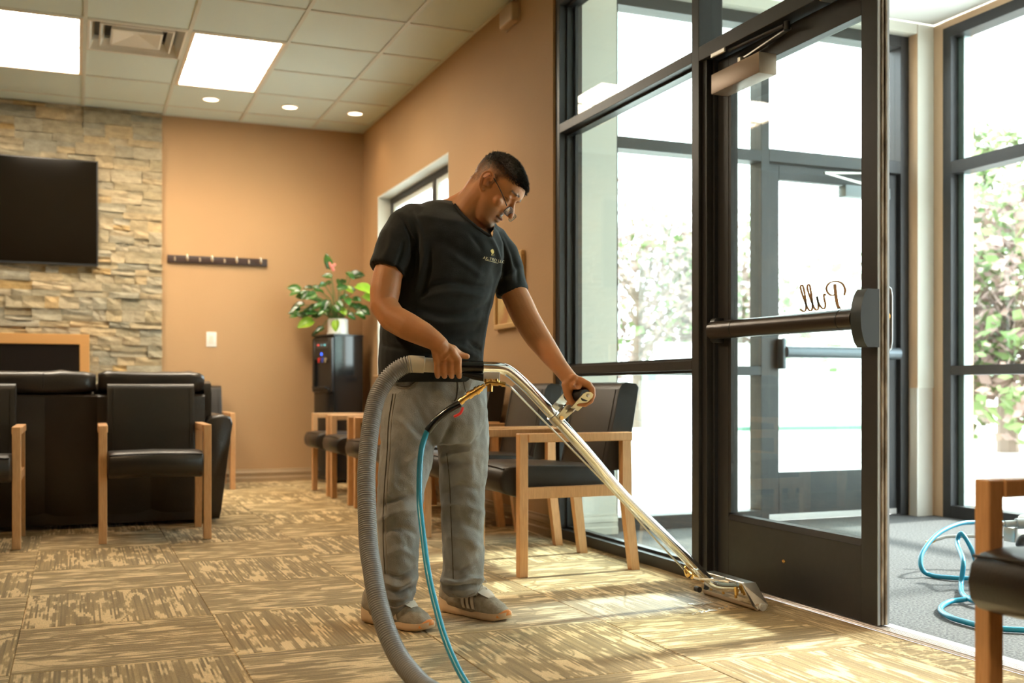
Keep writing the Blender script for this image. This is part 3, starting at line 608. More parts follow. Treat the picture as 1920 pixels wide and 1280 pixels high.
CR = thing('coat_rack', 'dark wooden coat rack with eight hooks on the tan back wall', 'coat rack', (1.10, YB, 1.85))
obj('rail', MB().box((0.700, YB - 0.025, 1.822), (1.508, YB, 1.885), 0.004, 2), mat('dark_wood', (0.045, 0.026, 0.022), 0.4), CR)
for k in range(8):
    x = 0.756 + k * 0.0995
    if k % 2 == 0:
        obj('hook', MB().tube([(x, YB - .026, 1.865), (x, YB - .032, 1.862), (x, YB - .034, 1.85), (x, YB - .030, 1.838)], 0.008, 8), mat('bronze_hook', (0.42, 0.30, 0.20), 0.35, metal=.7) if k == 0 else bpy.data.materials['bronze_hook'], CR)
    else:
        obj('hook', MB().tube([(x, YB - .025, 1.846), (x, YB - .045, 1.842), (x - .003, YB - .062, 1.856), (x - .006, YB - .066, 1.880)], [0.007, 0.008, 0.011, 0.010], 10, round_ends=1), mat('bright_hook', (0.85, 0.74, 0.58), 0.25, metal=.6) if k == 1 else bpy.data.materials['bright_hook'], CR)
LSW = thing('light_switch', 'cream light switch plate on the tan back wall', 'light switch', (1.05, YB, 1.20))
obj('plate', MB().box((1.010, YB - 0.007, 1.136), (1.092, YB, 1.259), 0.003, 2), M['white'], LSW)
obj('rocker', MB().box((1.035, YB - 0.011, 1.165), (1.067, YB - .006, 1.23), 0.002, 1), mat('rocker', (0.70, 0.66, 0.56), 0.4), LSW)
PF = thing('picture_frame', 'gilt framed picture on the right wall behind the man', 'picture', (XR, 5.77, 1.34))
M['gilt'] = mat('gilt_frame', (0.62, 0.42, 0.20), 0.4, metal=0.4)
fo = MB()
for a, b in (((XR - .025, 5.55, 1.535), (XR, 5.98, 1.565)), ((XR - .025, 5.55, 1.135), (XR, 5.98, 1.165)), ((XR - .025, 5.55, 1.165), (XR, 5.58, 1.535)), ((XR - .025, 5.95, 1.165), (XR, 5.98, 1.535))): fo.box(a, b, 0.003, 1)
obj('frame', fo, M['gilt'], PF, smooth=False)
obj('print', MB().box((XR - .012, 5.58, 1.165), (XR - .002, 5.95, 1.535)), mat('picture_print', (0.62, 0.46, 0.20), 0.5, nscale=7, nstr=1, ncol=(0.45, 0.22, 0.08)), PF, smooth=False)

# ---------------------------------------------------------------- water cooler and plant
WCc = Vector((2.055, 8.955, 0)); wcr = math.atan2(-0.341, -0.938) + math.pi / 2 + math.pi   # local -y faces out
WC = thing('water_cooler', 'tall black water cooler in the corner under the plant', 'water cooler', WCc, rz=math.atan2(0.938, -0.341) + math.pi)
# local frame: front faces -Y
def bent_front(w, z0, z1, y0, bul, n=9, dep=0.02):
    return [[Vector((-w / 2 + w * k / (n - 1), y0 - bul * math.sin(math.pi * k / (n - 1)), z)) for k in range(n)] + [Vector((w / 2, y0 + dep, z)), Vector((-w / 2, y0 + dep, z))] for z in (z0, z1)]
obj('cabinet', MB().box((-.155, -.135, .02), (.155, .155, 1.225), 0.012, 3), M['black'], WC, world_space=False)
sidep = MB().rings([[Vector((-.158 - .018 * math.sin(math.pi * k / 8), -.13 + .28 * k / 8, z)) for k in range(9)] + [Vector((-.15, .15, z)), Vector((-.15, -.13, z))] for z in (.03, 1.225)])
obj('side_panel', sidep, mat('gloss_black', (0.010, 0.011, 0.012), 0.16, spec=.6), WC, world_space=False)
obj('side_panel', MB().rings([[Vector((.158 + .018 * math.sin(math.pi * k / 8), -.13 + .28 * k / 8, z)) for k in range(9)] + [Vector((.15, .15, z)), Vector((.15, -.13, z))] for z in (.03, 1.225)]), bpy.data.materials['gloss_black'], WC, world_space=False)
obj('top_cover', MB().box((-.165, -.148, 1.225), (.165, .158, 1.240), 0.006, 2), M['black'], WC, world_space=False)
obj('lower_door', MB().rings(bent_front(.30, .05, .76, -.135, .018)), bpy.data.materials['gloss_black'], WC, world_space=False)
rec = MB().box((-.15, -.155, .76), (-.115, -.13, 1.21), 0.003, 1).box((.115, -.155, .76), (.15, -.13, 1.21), 0.003, 1).box((-.115, -.155, 1.03), (.115, -.13, 1.21), 0.003, 1).box((-.115, -.165, .755), (.115, -.13, .79), 0.003, 1)
obj('dispenser_surround', rec, M['black'], WC, world_space=False)
obj('drip_tray', MB().box((-.10, -.19, .79), (.10, -.13, .805), 0.004, 2), M['rubber'], WC, world_space=False)
obj('control_panel', MB().box((-.085, -.1575, 1.125), (.095, -.155, 1.175), 0.001, 1), mat('panel_grey', (0.05, 0.055, 0.06), 0.3), WC, world_space=False)
for k, (x, col) in enumerate(((-.05, (0.9, 0.08, 0.08)), (.0, (0.1, 0.25, 0.3)), (.05, (0.08, 0.6, 0.75)))):
    obj('indicator', MB().box((x - .014, -.1585, 1.145), (x + .014, -.1575, 1.157)), mat('indicator_%d' % k, col, 0.4, emit=col, estr=0.35), WC, world_space=False)
obj('tap_button', MB().cyl((0.0, -.1555, 1.075), (0, -.160, 1.075), .012), mat('blue_lamp', (0.02, 0.08, 0.9), 0.3, emit=(0.02, 0.10, 1.0), estr=1.5), WC, world_space=False)
for x, c in ((-.03, (0.7, 0.05, 0.04)), (.025, (0.05, 0.1, 0.6)), (.07, (0.4, 0.33, 0.2))):
    obj('tap', MB().cyl((x, -.150, 1.035), (x, -.170, 1.035), .010).cyl((x, -.166, 1.035), (x, -.166, 1.005), .007), mat('tap_%d' % int(abs(x) * 1000), c, 0.35), WC, world_space=False)

PLc = Vector((2.055, 8.94, 1.240))
PP = thing('potted_plant', 'leafy anthurium with one pink flower in a white pot on the water cooler', 'plant', PLc)
obj('pot', MB().lathe([(0.0, 0.0), (0.078, 0.0), (0.085, 0.006), (0.085, 0.128), (0.080, 0.135), (0.076, 0.130), (0.076, 0.11), (0, 0.11)], (0, 0, 0), 32), mat('white_ceramic', (0.85, 0.84, 0.80), 0.15), PP, world_space=False)
obj('saucer', MB().lathe([(0, 0), (0.092, 0), (0.096, 0.012), (0.084, 0.012), (0, 0.004)], (0, 0, 0), 32), bpy.data.materials['white_ceramic'], PP, world_space=False)
obj('soil', MB().lathe([(0, 0.117), (0.076, 0.115), (0.076, 0.108), (0, 0.108)], (0, 0, 0), 20), mat('soil', (0.05, 0.03, 0.02), 0.9), PP, world_space=False)
M['leaf'] = mat('leaf_green', (0.022, 0.085, 0.016), 0.25, nscale=9, nstr=0.8, ncol=(0.05, 0.15, 0.022), rnd=0.5, spec=0.7)
M['leaf_y'] = mat('leaf_lime', (0.17, 0.33, 0.015), 0.35, nscale=9, nstr=0.8, ncol=(0.30, 0.45, 0.03))
M['stem'] = mat('plant_stem', (0.12, 0.22, 0.06), 0.5)
def heart(L, W, seed):
    r = random.Random(seed); n = 9; mb = MB(); rows = []
    for i in range(n + 1):
        t = i / n
        w = W * (math.sin(math.pi * min(1, t * 0.93 + 0.07)) ** 0.75) * (1.0 - 0.35 * t) * 1.15
        y = -0.12 * L + t * L * 1.12
        cup = 0.0
        row = []
        for k in (-1, -0.55, 0, 0.55, 1):
            lobe = -0.10 * L * (abs(k) ** 1.3) * (1 - t) ** 2
            row.append(Vector((k * w / 2, y + lobe, 0.20 * w * abs(k) - 0.18 * L * t * t + 0.02 * L * math.sin(6 * t + k * 3 + seed))))
        rows.append(row)
    mb.rings(rows, cap=False, closed=False); return mb
pr = random.Random(12)
# (px, py, size, colour) leaf positions read from the photograph, spread in depth
LV = [(560, 543, .085, 0), (575, 556, .09, 0), (590, 552, .08, 0), (567, 572, .09, 0), (585, 583, .085, 0), (600, 566, .075, 0), (620, 519, .07, 0), (618, 532, .065, 0), (584, 540, .06, 0),
      (603, 548, .075, 0), (608, 535, .06, 0), (560, 590, .07, 0), (583, 602, .11, 1), (600, 590, .07, 0), (614, 565, .075, 0), (635, 540, .07, 0), (650, 540, .07, 1), (640, 530, .06, 0), (659, 517, .10, 0), (652, 512, .07, 0),
      (672, 538, .13, 1), (688, 555, .09, 1), (650, 560, .075, 0), (668, 575, .08, 0), (679, 582, .07, 0), (640, 580, .07, 1), (628, 574, .07, 0), (605, 615, .065, 0), (630, 603, .075, 1), (672, 588, .07, 0), (615, 580, .07, 0), (663, 560, .07, 0), (575, 592, .08, 0), (593, 575, .07, 0), (655, 590, .06, 0)]
base = PLc + Vector((0, 0, 0.11))
stems = MB()
LV = LV + [(a + pr.uniform(-14, 14), b + pr.uniform(-9, 12), c * .85, 0) for a, b, c, d in LV if a < 690 and d == 0 and b > 528][:22]
for k, (px_, py_, sz, cl_) in enumerate(LV):
    p = P(px_, py_, 9.0 + pr.uniform(-0.12, 0.10)); p.x = min(p.x, XR - 0.10); p.y = min(p.y, YB - 0.08)
    d = (p - base); d.z *= 0.3; d = d.normalized()
    nrm = (Vector((-0.25, -0.75, 0.55)) + Vector((pr.uniform(-.5, .5), pr.uniform(-.3, .3), pr.uniform(-.3, .4)))).normalized()
    t = (d + Vector((pr.uniform(-.3, .3), pr.uniform(-.2, .2), pr.uniform(-.7, 0.1)))); t = (t - nrm * t.dot(nrm)).normalized(); s_ = t.cross(nrm)
    Mx = Matrix(((s_.x, t.x, nrm.x, p.x - PLc.x), (s_.y, t.y, nrm.y, p.y - PLc.y), (s_.z, t.z, nrm.z, p.z - PLc.z), (0, 0, 0, 1)))
    mb = heart(sz * 1.15, sz * 0.95, k); bmesh.ops.transform(mb.bm, matrix=Mx, verts=mb.bm.verts)
    lf = obj('leaf', mb, M['leaf_y'] if cl_ else M['leaf'], PP, world_space=False, angle=180)
    q = p - PLc; b0 = Vector((pr.uniform(-.03, .03), pr.uniform(-.03, .03), 0.11)); mid = (b0 + q) / 2 + Vector((0, 0, 0.06))
    stems.tube([b0, b0.lerp(mid, .6), mid, mid.lerp(q, .6), q], 0.0028, 5)
obj('stems', stems, M['stem'], PP, world_space=False)
# the pink flower with its tall dark bract
q = P(620, 500, 8.95) - PLc
mb = heart(0.13, 0.085, 99); bmesh.ops.transform(mb.bm, matrix=Matrix.Translation(q + Vector((-.02, 0.01, 0.0))) @ Matrix.Rotation(math.radians(75), 4, 'X') @ Matrix.Rotation(math.radians(15), 4, 'Y'), verts=mb.bm.verts)
obj('leaf', mb, M['leaf'], PP, world_space=False, angle=180)
fm = mat('pink_spathe', (0.75, 0.22, 0.18), 0.35)
fl_ = obj('flower', MB().tube([q + Vector((-.015, -.02, .03)), q + Vector((.0, -.025, .0)), q + Vector((.015, -.03, -.03))], [.008, .014, .012], 10, round_ends=1).tube([q + Vector((.002, -.03, -.005)), q + Vector((.03, -.03, .018))], [.011, .010], 10, round_ends=1), fm, PP, world_space=False, label='pink flower')
obj('stem', MB().tube([Vector((0, 0, .11)), Vector((-.01, 0, .25)), q + Vector((0, 0, -.04))], .003, 6), M['stem'], PP, world_space=False)

# ---------------------------------------------------------------- chairs
def make_chair(label):
    t = thing('armchair', label, 'chair', (0, 0, 0), group='oak waiting room chairs with black vinyl pads')
    W = 0.51; hw = W / 2; pt = 0.040    # local: faces -Y, origin on the floor midway between the front posts
    for s in (-1, 1):
        x0, x1 = s * hw - pt / 2, s * hw + pt / 2
        fp = MB().box((x0, -pt / 2, 0.0), (x1, pt / 2, 0.597), 0.003, 1)
        obj('front_leg', fp, M['oak'], t, world_space=False, smooth=False)
        # rear leg: vertical above the seat rail, splayed back below it
        poly = [(0.462, 0.375), (0.462, 0.560), (0.502, 0.560), (0.506, 0.375), (0.506, 0.33), (0.545, 0.0), (0.506, 0.0), (0.462, 0.33)]
        mb = MB().prism([(x0 + 0.001, y, z) for y, z in poly], (pt - 0.002, 0, 0))
        obj('rear_leg', mb, M['oak'], t, world_space=False, smooth=False)
        obj('arm_rail', MB().box((x0 - 0.004, pt / 2, 0.560), (x1 + 0.004, 0.508, 0.597), 0.003, 1), M['oak'], t, world_space=False, smooth=False)
        obj('side_rail', MB().box((x0 + 0.003, pt / 2, 0.325), (x1 - 0.003, 0.462, 0.372), 0.002, 1), M['oak'], t, world_space=False, smooth=False)
    iw = hw - pt / 2 - 0.004
    # seat cushion with a rounded front
    prof = [(-0.065, 0.345), (-0.085, 0.365), (-0.090, 0.40), (-0.082, 0.435), (-0.055, 0.455), (0.0, 0.462), (0.20, 0.458), (0.40, 0.445), (0.45, 0.43), (0.46, 0.36), (0.40, 0.335), (0.0, 0.325)]
    mb = MB(); rings = []
    for k, f in ((-1.0, .93), (-0.985, .975), (-0.95, 1), (0, 1.0), (0.95, 1), (0.985, .975), (1.0, .93)):
        rings.append([Vector((k * iw, 0.19 + (y - 0.19) * f, 0.395 + (z - 0.395) * f + 0.006 * (1 - k * k))) for y, z in prof])
    mb.rings(rings); seat = obj('seat', mb, M['vinyl'], t, world_space=False, angle=50)
    # piping
    pz = [(-0.088, 0.437)]
    obj('piping', MB().tube([(-iw + .004, -0.070, 0.449), (-iw * .5, -0.071, 0.4535), (0, -0.071, 0.455), (iw * .5, -0.071, 0.4535), (iw - .004, -0.070, 0.449)], 0.0035, 6), M['vinyl'], seat, world_space=False)
    # back: leaning pad
    bprof = [(0.395, 0.43), (0.468, 0.78), (0.482, 0.803), (0.505, 0.812), (0.556, 0.806), (0.570, 0.79), (0.505, 0.43)]
    rings = []
    for k, f in ((-1.0, .92), (-0.985, .97), (-0.95, 1), (0, 1.0), (0.95, 1), (0.985, .97), (1.0, .92)):
        rings.append([Vector((k * (iw - 0.002), 0.47 + (y - 0.47) * f - 0.010 * (1 - k * k) * (1 if y < 0.47 else 0), 0.62 + (z - 0.62) * (0.98 + 0.02 * f))) for y, z in bprof])
    back = obj('backrest', MB().rings(rings), M['vinyl'], t, world_space=False, angle=40)
    for s in (-1, 1): obj('seam', MB().tube([(s * (iw - .03), 0.398 + 0.070 * k / 6 - .0035, 0.45 + 0.33 * k / 6) for k in range(7)], 0.0015, 5), M['vinyl'], back, world_space=False)
    obj('glides', MB().cyl((-hw, 0, 0), (-hw, 0, -0.0), 0.012).box((-hw - .01, .51, 0), (-hw + .01, .54, .002)), M['black'], t, world_space=False) if False else None
    return t
ch0 = make_chair('oak armchair with black pads standing alone in front of the sofa')
ch0.location = (0.385, 5.80, 0); ch0.rotation_euler = (0, 0, math.radians(-0.8))
R90 = -math.pi / 2
def chair_at(x, y, rz, label): return dup(ch0, (x, y, 0), rz, label)
chair_at(-0.52, 5.76, 0, 'oak armchair cut by the left edge of the picture, in front of the sofa')
chair_at(0.885, 8.59, 0, 'oak armchair against the back wall, mostly hidden by the right end of the sofa')
for y, lab in ((4.365, 'oak armchair nearest the glass door, with its whole side frame showing under the wand'), (5.155, 'oak armchair second from the glass door, directly behind the nearest one'),
               (5.93, 'oak armchair behind the man\'s legs, third from the glass door'), (6.665, 'oak armchair showing just left of the grey hose'),
               (7.36, 'oak armchair second from the water cooler along the right wall'), (8.02, 'oak armchair closest to the water cooler')):
    chair_at(1.72, y, R90, lab)
nc = P(1854, 897, 2.19)
chair_at(nc.x + 0.0, nc.y - 0.255, R90, 'oak armchair cut by the right edge, nearest the camera')

# ---------------------------------------------------------------- sofa
SF = thing('sofa', 'dark brown leather reclining sofa seen from behind', 'sofa', (-0.4, 6.9, 0))
sx1 = 0.735
def cushion(x0, x1, y0, y1, z0, z1, r, seed, n=16, amp=0.008):
    mb = MB(); rr = random.Random(seed); rings = []
    for i in range(n + 1):
        t = i / n; x = x0 + (x1 - x0) * t; e = min(t, 1 - t) * n
        f = 0.74 if e < 0.5 else (0.90 if e < 1.5 else (0.97 if e < 2.5 else 1.0)); ring = []
        for k in range(20):
            a = 2 * math.pi * k / 20; ca, sa = math.cos(a), math.sin(a); p_ = 0.55
            y = (y0 + y1) / 2 + (y1 - y0) / 2 * f * math.copysign(abs(ca) ** p_, ca); z = (z0 + z1) / 2 + (z1 - z0) / 2 * f * math.copysign(abs(sa) ** p_, sa)
            w = noise.noise(Vector((x * 6 + seed, y * 5, z * 7))) * amp + (noise.noise(Vector((x * 40 + seed, a * 1.2, 0))) * amp * 0.8 if e < 4 else 0)
            ring.append(Vector((x, y + w, z + w)))
        rings.append(ring)
    return mb.rings(rings)
# outer back, slightly bulging panels with seams between
def back_panel(x0, x1, name='back_panel'):
    rings = []
    for k in range(7):
        t = k / 6; x = x0 + (x1 - x0) * t; b = -0.012 * math.sin(math.pi * t) if 0 < k < 6 else 0.006
        rings.append([Vector((x, y + b, z)) for y, z in ((6.50, 0.045), (6.462, 0.10), (6.450, 0.45), (6.455, 0.74), (6.475, 0.752), (6.56, 0.752), (6.60, 0.045))])
    return obj(name, MB().rings(rings), M['leather'], SF, angle=50)
for a, b in ((-1.35, -0.70), (-0.70, -0.155), (-0.155, 0.115), (0.115, 0.40), (0.40, 0.70)): back_panel(a, b)
obj('base', MB().box((-1.35, 6.47, 0.02), (0.73, 7.25, 0.30), 0.02, 2), M['leather'], SF)
obj('foot', MB().box((0.66, 6.47, 0.0), (0.72, 6.53, 0.05)), M['black'], SF, smooth=False)
for k, (a, b) in enumerate(((-1.35, 0.108), (0.122, 0.70))):
    hc = cushion(a, b, 6.46, 6.70, 0.755, 0.885, 0.06, 3 + k, 24, 0.010); obj('head_cushion', hc, M['leather'], SF, angle=180)
obj('seam', MB().tube([(-0.163, 6.472, 0.872), (-0.163, 6.458, 0.85), (-0.163, 6.456, 0.79), (-0.163, 6.475, 0.768)], 0.0025, 6), M['black'], SF)
for k, (a, b) in enumerate(((-1.35, 0.09), (0.10, 0.70))):
    obj('back_cushion', cushion(a, b, 6.62, 6.85, 0.40, 0.86, 0.05, 20 + k, 12, 0.006), M['leather'], SF, angle=180)
    obj('seat_cushion', cushion(a, b, 6.75, 7.35, 0.27, 0.47, 0.05, 30 + k, 12, 0.006), M['leather'], SF, angle=180)
# flared arm
rings = []
for y, f in ((6.46, 0.93), (6.475, 0.98), (6.50, 1), (7.0, 1.0), (7.33, 1.0), (7.38, 0.96), (7.40, 0.88)):
    poly = [(0.665, 0.02), (0.70, 0.60), (0.73, 0.625), (0.80, 0.635), (0.850, 0.620), (0.862, 0.585), (0.850, 0.50), (0.795, 0.06), (0.785, 0.02)]
    rings.append([Vector((0.76 + (x - 0.76) * f, y, 0.33 + (z - 0.33) * f)) for x, z in poly])
obj('arm', MB().rings(rings), M['leather'], SF, angle=50)
obj('side_wing', MB().rings([[Vector((x, y, z)) for y, z in ((6.52, 0.60), (6.50, 0.76), (6.53, 0.815), (6.62, 0.83), (6.75, 0.80), (6.80, 0.60))] for x in (0.70, 0.735, 0.742)]), M['leather'], SF, angle=50)

# ---------------------------------------------------------------- vestibule hoses and tool
def smooth_path(pts, n=8):
    pts = [Vector(p) for p in pts]; out = []
    for i in range(len(pts) - 1):
        p0 = pts[max(i - 1, 0)]; p1 = pts[i]; p2 = pts[i + 1]; p3 = pts[min(i + 2, len(pts) - 1)]
        for k in range(n):
            t = k / n; out.append(0.5 * ((2 * p1) + (p2 - p0) * t + (2 * p0 - 5 * p1 + 4 * p2 - p3) * t * t + (3 * p1 - p0 - 3 * p2 + p3) * t ** 3))
    out.append(pts[-1]); return out
def gz(x, y, z=0.012):
    d = 2010 * (0.78 - z) / (y - 730); return P(x, y, d)
M['teal'] = mat('teal_hose', (0.008, 0.26, 0.42), 0.32, spec=0.6)
hp = [gz(1925, 1181), gz(1860, 1177), gz(1815, 1167), gz(1778, 1155), gz(1763, 1141), gz(1780, 1128), gz(1815, 1122, .02), gz(1850, 1112, .03), gz(1885, 1098), gz(1905, 1110), gz(1930, 1112)]
hp2 = [gz(1930, 1130), gz(1880, 1105), P(1843, 1084, 4.3), P(1822, 1030, 4.35), P(1803, 1000, 4.4), P(1795, 1018, 4.4), P(1806, 1052, 4.2), gz(1802, 1095, .02), gz(1806, 1115, .02), gz(1830, 1128, .02), gz(1870, 1140), gz(1940, 1150)]
hp3 = [gz(1890, 1082), gz(1840, 1084), gz(1785, 1083), gz(1742, 1077), P(1727, 1062, 4.45), P(1730, 1035, 4.5), P(1757, 1002, 4.6), P(1795, 983, 4.7), P(1830, 979, 4.75), P(1900, 982, 4.8), gz(1990, 1000)]
VH = thing('supply_hose', 'blue hose lying in loose loops on the vestibule matting', 'hose', gz(1800, 1120, 0))
hose = MB()
for q_ in (hp, hp2, hp3): hose.tube(smooth_path(q_, 8), 0.0095, 10)
obj('tube', hose, M['teal'], VH)
W5 = thing('spray_lance', 'thin grey lance with a brass tip lying over the blue hose', 'lance', P(1800, 1020, 4.75))
obj('tube', MB().tube(smooth_path([P(1737, 1017, 4.72), P(1760, 1010, 4.72), P(1790, 1005, 4.72), P(1900, 1006, 4.7), P(1960, 1006, 4.7)]), 0.0075, 10), mat('grey_tube', (0.45, 0.47, 0.46), 0.35), W5)
obj('tip', MB().tube([P(1737, 1017, 4.72), P(1746, 1014, 4.72), P(1752, 1012, 4.72)], [0.008, 0.011, 0.010], 12), M['brass'], W5, label='brass tip')
TL = thing('cleaning_tool', 'grey and black cleaning tool standing in the vestibule behind the near chair', 'tool', P(1930, 990, 4.5))
obj('coupling', MB().tube([P(1876, 982, 4.4), P(1884, 982, 4.4), P(1884.1, 982, 4.4), P(1905, 981, 4.4), P(1905.1, 981, 4.4), P(1960, 980, 4.4)], [0.009, 0.009, 0.014, 0.014, 0.022, 0.022], 16), mat('grey_coupling', (0.35, 0.38, 0.38), 0.4), TL)
obj('bracket', MB().box((-0.09, -0.03, -0.03), (0.09, 0.03, 0.03), 0.006, 2, Matrix.Translation(P(1922, 1000, 4.45))), M['steel'], TL)
obj('grip', MB().tube(smooth_path([P(1914, 1020, 4.35), P(1918, 1012, 4.35), P(1935, 1000, 4.35), P(1960, 930, 4.35)]), [0.02] * 25, 12, round_ends=1), M['rubber'], TL)
BG = thing('equipment_case', 'white equipment case standing in the vestibule behind the near chair', 'case', gz(2000, 1072, 0))
c_ = gz(2000, 1072, 0)
obj('body', MB().box((c_.x - .16, c_.y - .12, 0.02), (c_.x + .25, c_.y + .12, 0.24), 0.02, 3), mat('white_case', (0.75, 0.75, 0.72), 0.4), BG)
obj('wheel', MB().cyl((c_.x - .10, c_.y - .145, 0.03), (c_.x - .10, c_.y - .12, 0.03), 0.03), M['rubber'], BG)

# ---------------------------------------------------------------- outside
tag(obj('ground_outside', MB().box((XR + T, -30, -0.14), (90, 90, -0.04)), M['concrete'], smooth=False), 'pale concrete parking area outside the glass', 'ground', kind='structure')
EW = thing('enclosure_wall', 'low white painted wall across the parking area', 'wall', P(1400, 800, 22), kind='structure')
a = P(1235, 802, 20.5); b = P(1760, 800, 22.5)
def slab_wall(a, b, h, th, m, p, name):
    a = Vector((a.x, a.y, -0.04)); b = Vector((b.x, b.y, -0.04)); n = (b - a).cross(UP).normalized() * th
    return obj(name, MB().prism([a, b, b + UP * h, a + UP * h], n), m, p, smooth=False)
slab_wall(a, b, 1.72, -0.2, M['blockwall'], EW, 'panel')
slab_wall(P(1362, 801, 21.0), P(1640, 801, 22), 0.09, 0.06, mat('green_kerb', (0.10, 0.22, 0.16), 0.7), EW, 'kerb')
GP = tag(obj('gate_post', MB().box(tuple(P(1218, 786, 19.6) + Vector((-.1, -.1, -.15))), tuple(P(1218, 786, 19.6) + Vector((.1, .1, 0.9))), 0.01, 1), mat('green_post', (0.22, 0.42, 0.30), 0.6), smooth=False), 'green post standing outside left of the white wall', 'post')
M['blossom'] = mat('blossom', (0.30, 0.20, 0.175), 0.7); M['foliage'] = mat('outdoor_leaf', (0.115, 0.205, 0.060), 0.6, nscale=1.5, nstr=1, ncol=(0.19, 0.27, 0.09))
M['twig'] = mat('twig', (0.28, 0.18, 0.14), 0.8)
def tree(x, y, h, r, seed, flowers, label, zc=None, n=2600, low=0.2, group='trees beyond the parking area'):
    t = thing('tree', label, 'tree', (x, y, -0.04), group=group); rr = random.Random(seed)
    zc = zc or h * 0.62; tr = MB(); tr.tube([(0, 0, 0), (rr.uniform(-.1, .1), 0, h * .3), (rr.uniform(-.2, .2), .1, h * .7)], [0.14, 0.11, 0.04], 8)
    tips = []
    for k in range(16):
        a = rr.uniform(0, 6.28); z0 = h * rr.uniform(.2, .6); e = Vector((math.cos(a) * r * rr.uniform(.5, .95), math.sin(a) * r * rr.uniform(.5, .95), z0 + h * rr.uniform(.05, .4)))
        tr.tube([(0, 0, z0), tuple(Vector((0, 0, z0)).lerp(e, .5) + Vector((0, 0, .1))), tuple(e)], [0.05, 0.03, 0.012], 5)
        tips.append(e)
    obj('trunk', tr, M['bark2'], t, world_space=False)
    cents = [Vector((rr.gauss(0, .5) * r, rr.gauss(0, .5) * r, low * h + (h - low * h) * rr.random() ** 0.8)) for _ in range(36)] + tips
    for nm, m, cnt, sz in (('blossom', M['blossom'], int(n * flowers), .10), ('foliage', M['foliage'], int(n * (1 - flowers)), .13), ('twigs', M['twig'], int(n * .15), .09)):
        if cnt < 10: continue
        vs = []; fs = []
        for k in range(cnt):
            c = rr.choice(cents); v = Vector((rr.gauss(0, 1), rr.gauss(0, 1), rr.gauss(0, .8))); q = c + v * (r * 0.20)
            u = Vector((rr.uniform(-1, 1), rr.uniform(-1, 1), rr.uniform(-1, 1))).normalized(); w = u.orthogonal().normalized(); s_ = sz * rr.uniform(.5, 1.3)
            i = len(vs); vs += [q - u * s_, q + w * s_ * .6, q + u * s_, q - w * s_ * .6]; fs.append((i, i + 1, i + 2, i + 3))
        me = bpy.data.meshes.new(nm); me.from_pydata([tuple(v) for v in vs], [], fs); me.update()
        o = obj(nm, me, m, t); o['kind'] = 'stuff'
    return t
M['bark2'] = mat('pale_bark', (0.20, 0.15, 0.12), 0.9)  # one even, paler brown for every tree trunk
for k, (px_, d_, h, r, f, lab) in enumerate([(1195, 23, 5.0, 2.0, .85, 'pale pink blossoming tree seen through the sidelight window'), (1285, 25, 5.2, 1.9, .8, 'pale blossoming tree partly hidden by the door jamb'),
        (1395, 26, 4.0, 1.6, .75, 'thin blossoming tree seen between the door stile and outer mullion'), (1800, 17, 4.0, 1.5, .45, 'green tree with pink blossom seen just right of the corner pier'),
        (1890, 14.0, 3.3, 1.2, .6, 'pink and green flowering tree at the right edge of the outer window'), (1842, 27, 8.0, 1.0, .1, 'tall green tree top rising over the right-hand window rail'), (2080, 19, 4.2, 1.6, .5, 'flowering tree hidden outside the right edge')]):
    p = P(px_, 730, d_); tree(p.x, p.y, h, r, 40 + k, f, lab, n=3000 if px_ > 1700 else 2600, low=.12 if px_ > 1700 else .25)

tree(12.6, 8.4, 11.6, 1.7, 77, 0.05, 'tall tree added outside the view on the right to keep sun off the small window', n=9000, low=.70)  # unseen tree added to block the sun streak through the small window

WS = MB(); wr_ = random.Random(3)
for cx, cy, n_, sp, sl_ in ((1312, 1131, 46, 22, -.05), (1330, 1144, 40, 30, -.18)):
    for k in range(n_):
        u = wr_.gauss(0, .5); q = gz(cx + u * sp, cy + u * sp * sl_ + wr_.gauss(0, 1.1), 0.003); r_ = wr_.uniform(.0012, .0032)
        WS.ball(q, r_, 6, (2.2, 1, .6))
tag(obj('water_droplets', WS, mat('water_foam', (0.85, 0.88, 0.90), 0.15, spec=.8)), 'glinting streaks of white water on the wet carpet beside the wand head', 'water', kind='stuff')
# ---------------------------------------------------------------- wand, hoses
WA = thing('carpet_wand', 'chrome carpet cleaning wand held by the man, its head on the carpet at the door', 'cleaning wand', P(1380, 1125, 3.9) - Vector((0, 0, 0.0)))
WA.location.z = 0
dA, dE = 3.40, 3.888
def wd_(x): # depth along the wand as a function of the pixel column (straight line in space)
    t = (x - 840) / (1330 - 840); return 1 / ((1 - t) / dA + t / dE)
pipe_px = [(868, 687), (906, 688.4), (930, 689), (946, 692), (958, 699), (970, 709), (984, 722), (1000, 738), (1030.6, 771), (1100, 848), (1171, 930.6), (1264, 1022), (1312, 1072), (1326, 1086), (1340, 1095), (1356, 1099), (1378, 1100), (1396, 1102)]
pp = [P(x, y, wd_(x) if x < 1335 else 3.888 + (1330 - x) * 0.0006) for x, y in pipe_px]
pp = smooth_path(pp, 4)
obj('pipe', MB().tube(pp, 0.0190, 24), M['chrome'], WA)
obj('grip_sleeve', MB().tube([P(826, 687, 3.40), P(868, 687.2, 3.40), P(905, 688.2, 3.413)], [0.0205, 0.0205, 0.0208], 24), mat('black_sleeve', (0.008, 0.010, 0.014), 0.14, spec=.7), WA)
obj('trigger_guard', MB().tube([P(868, 700, 3.395), P(885, 705, 3.40), P(907, 708, 3.405)], [0.006, 0.010, 0.012], 10), M['black'], WA)
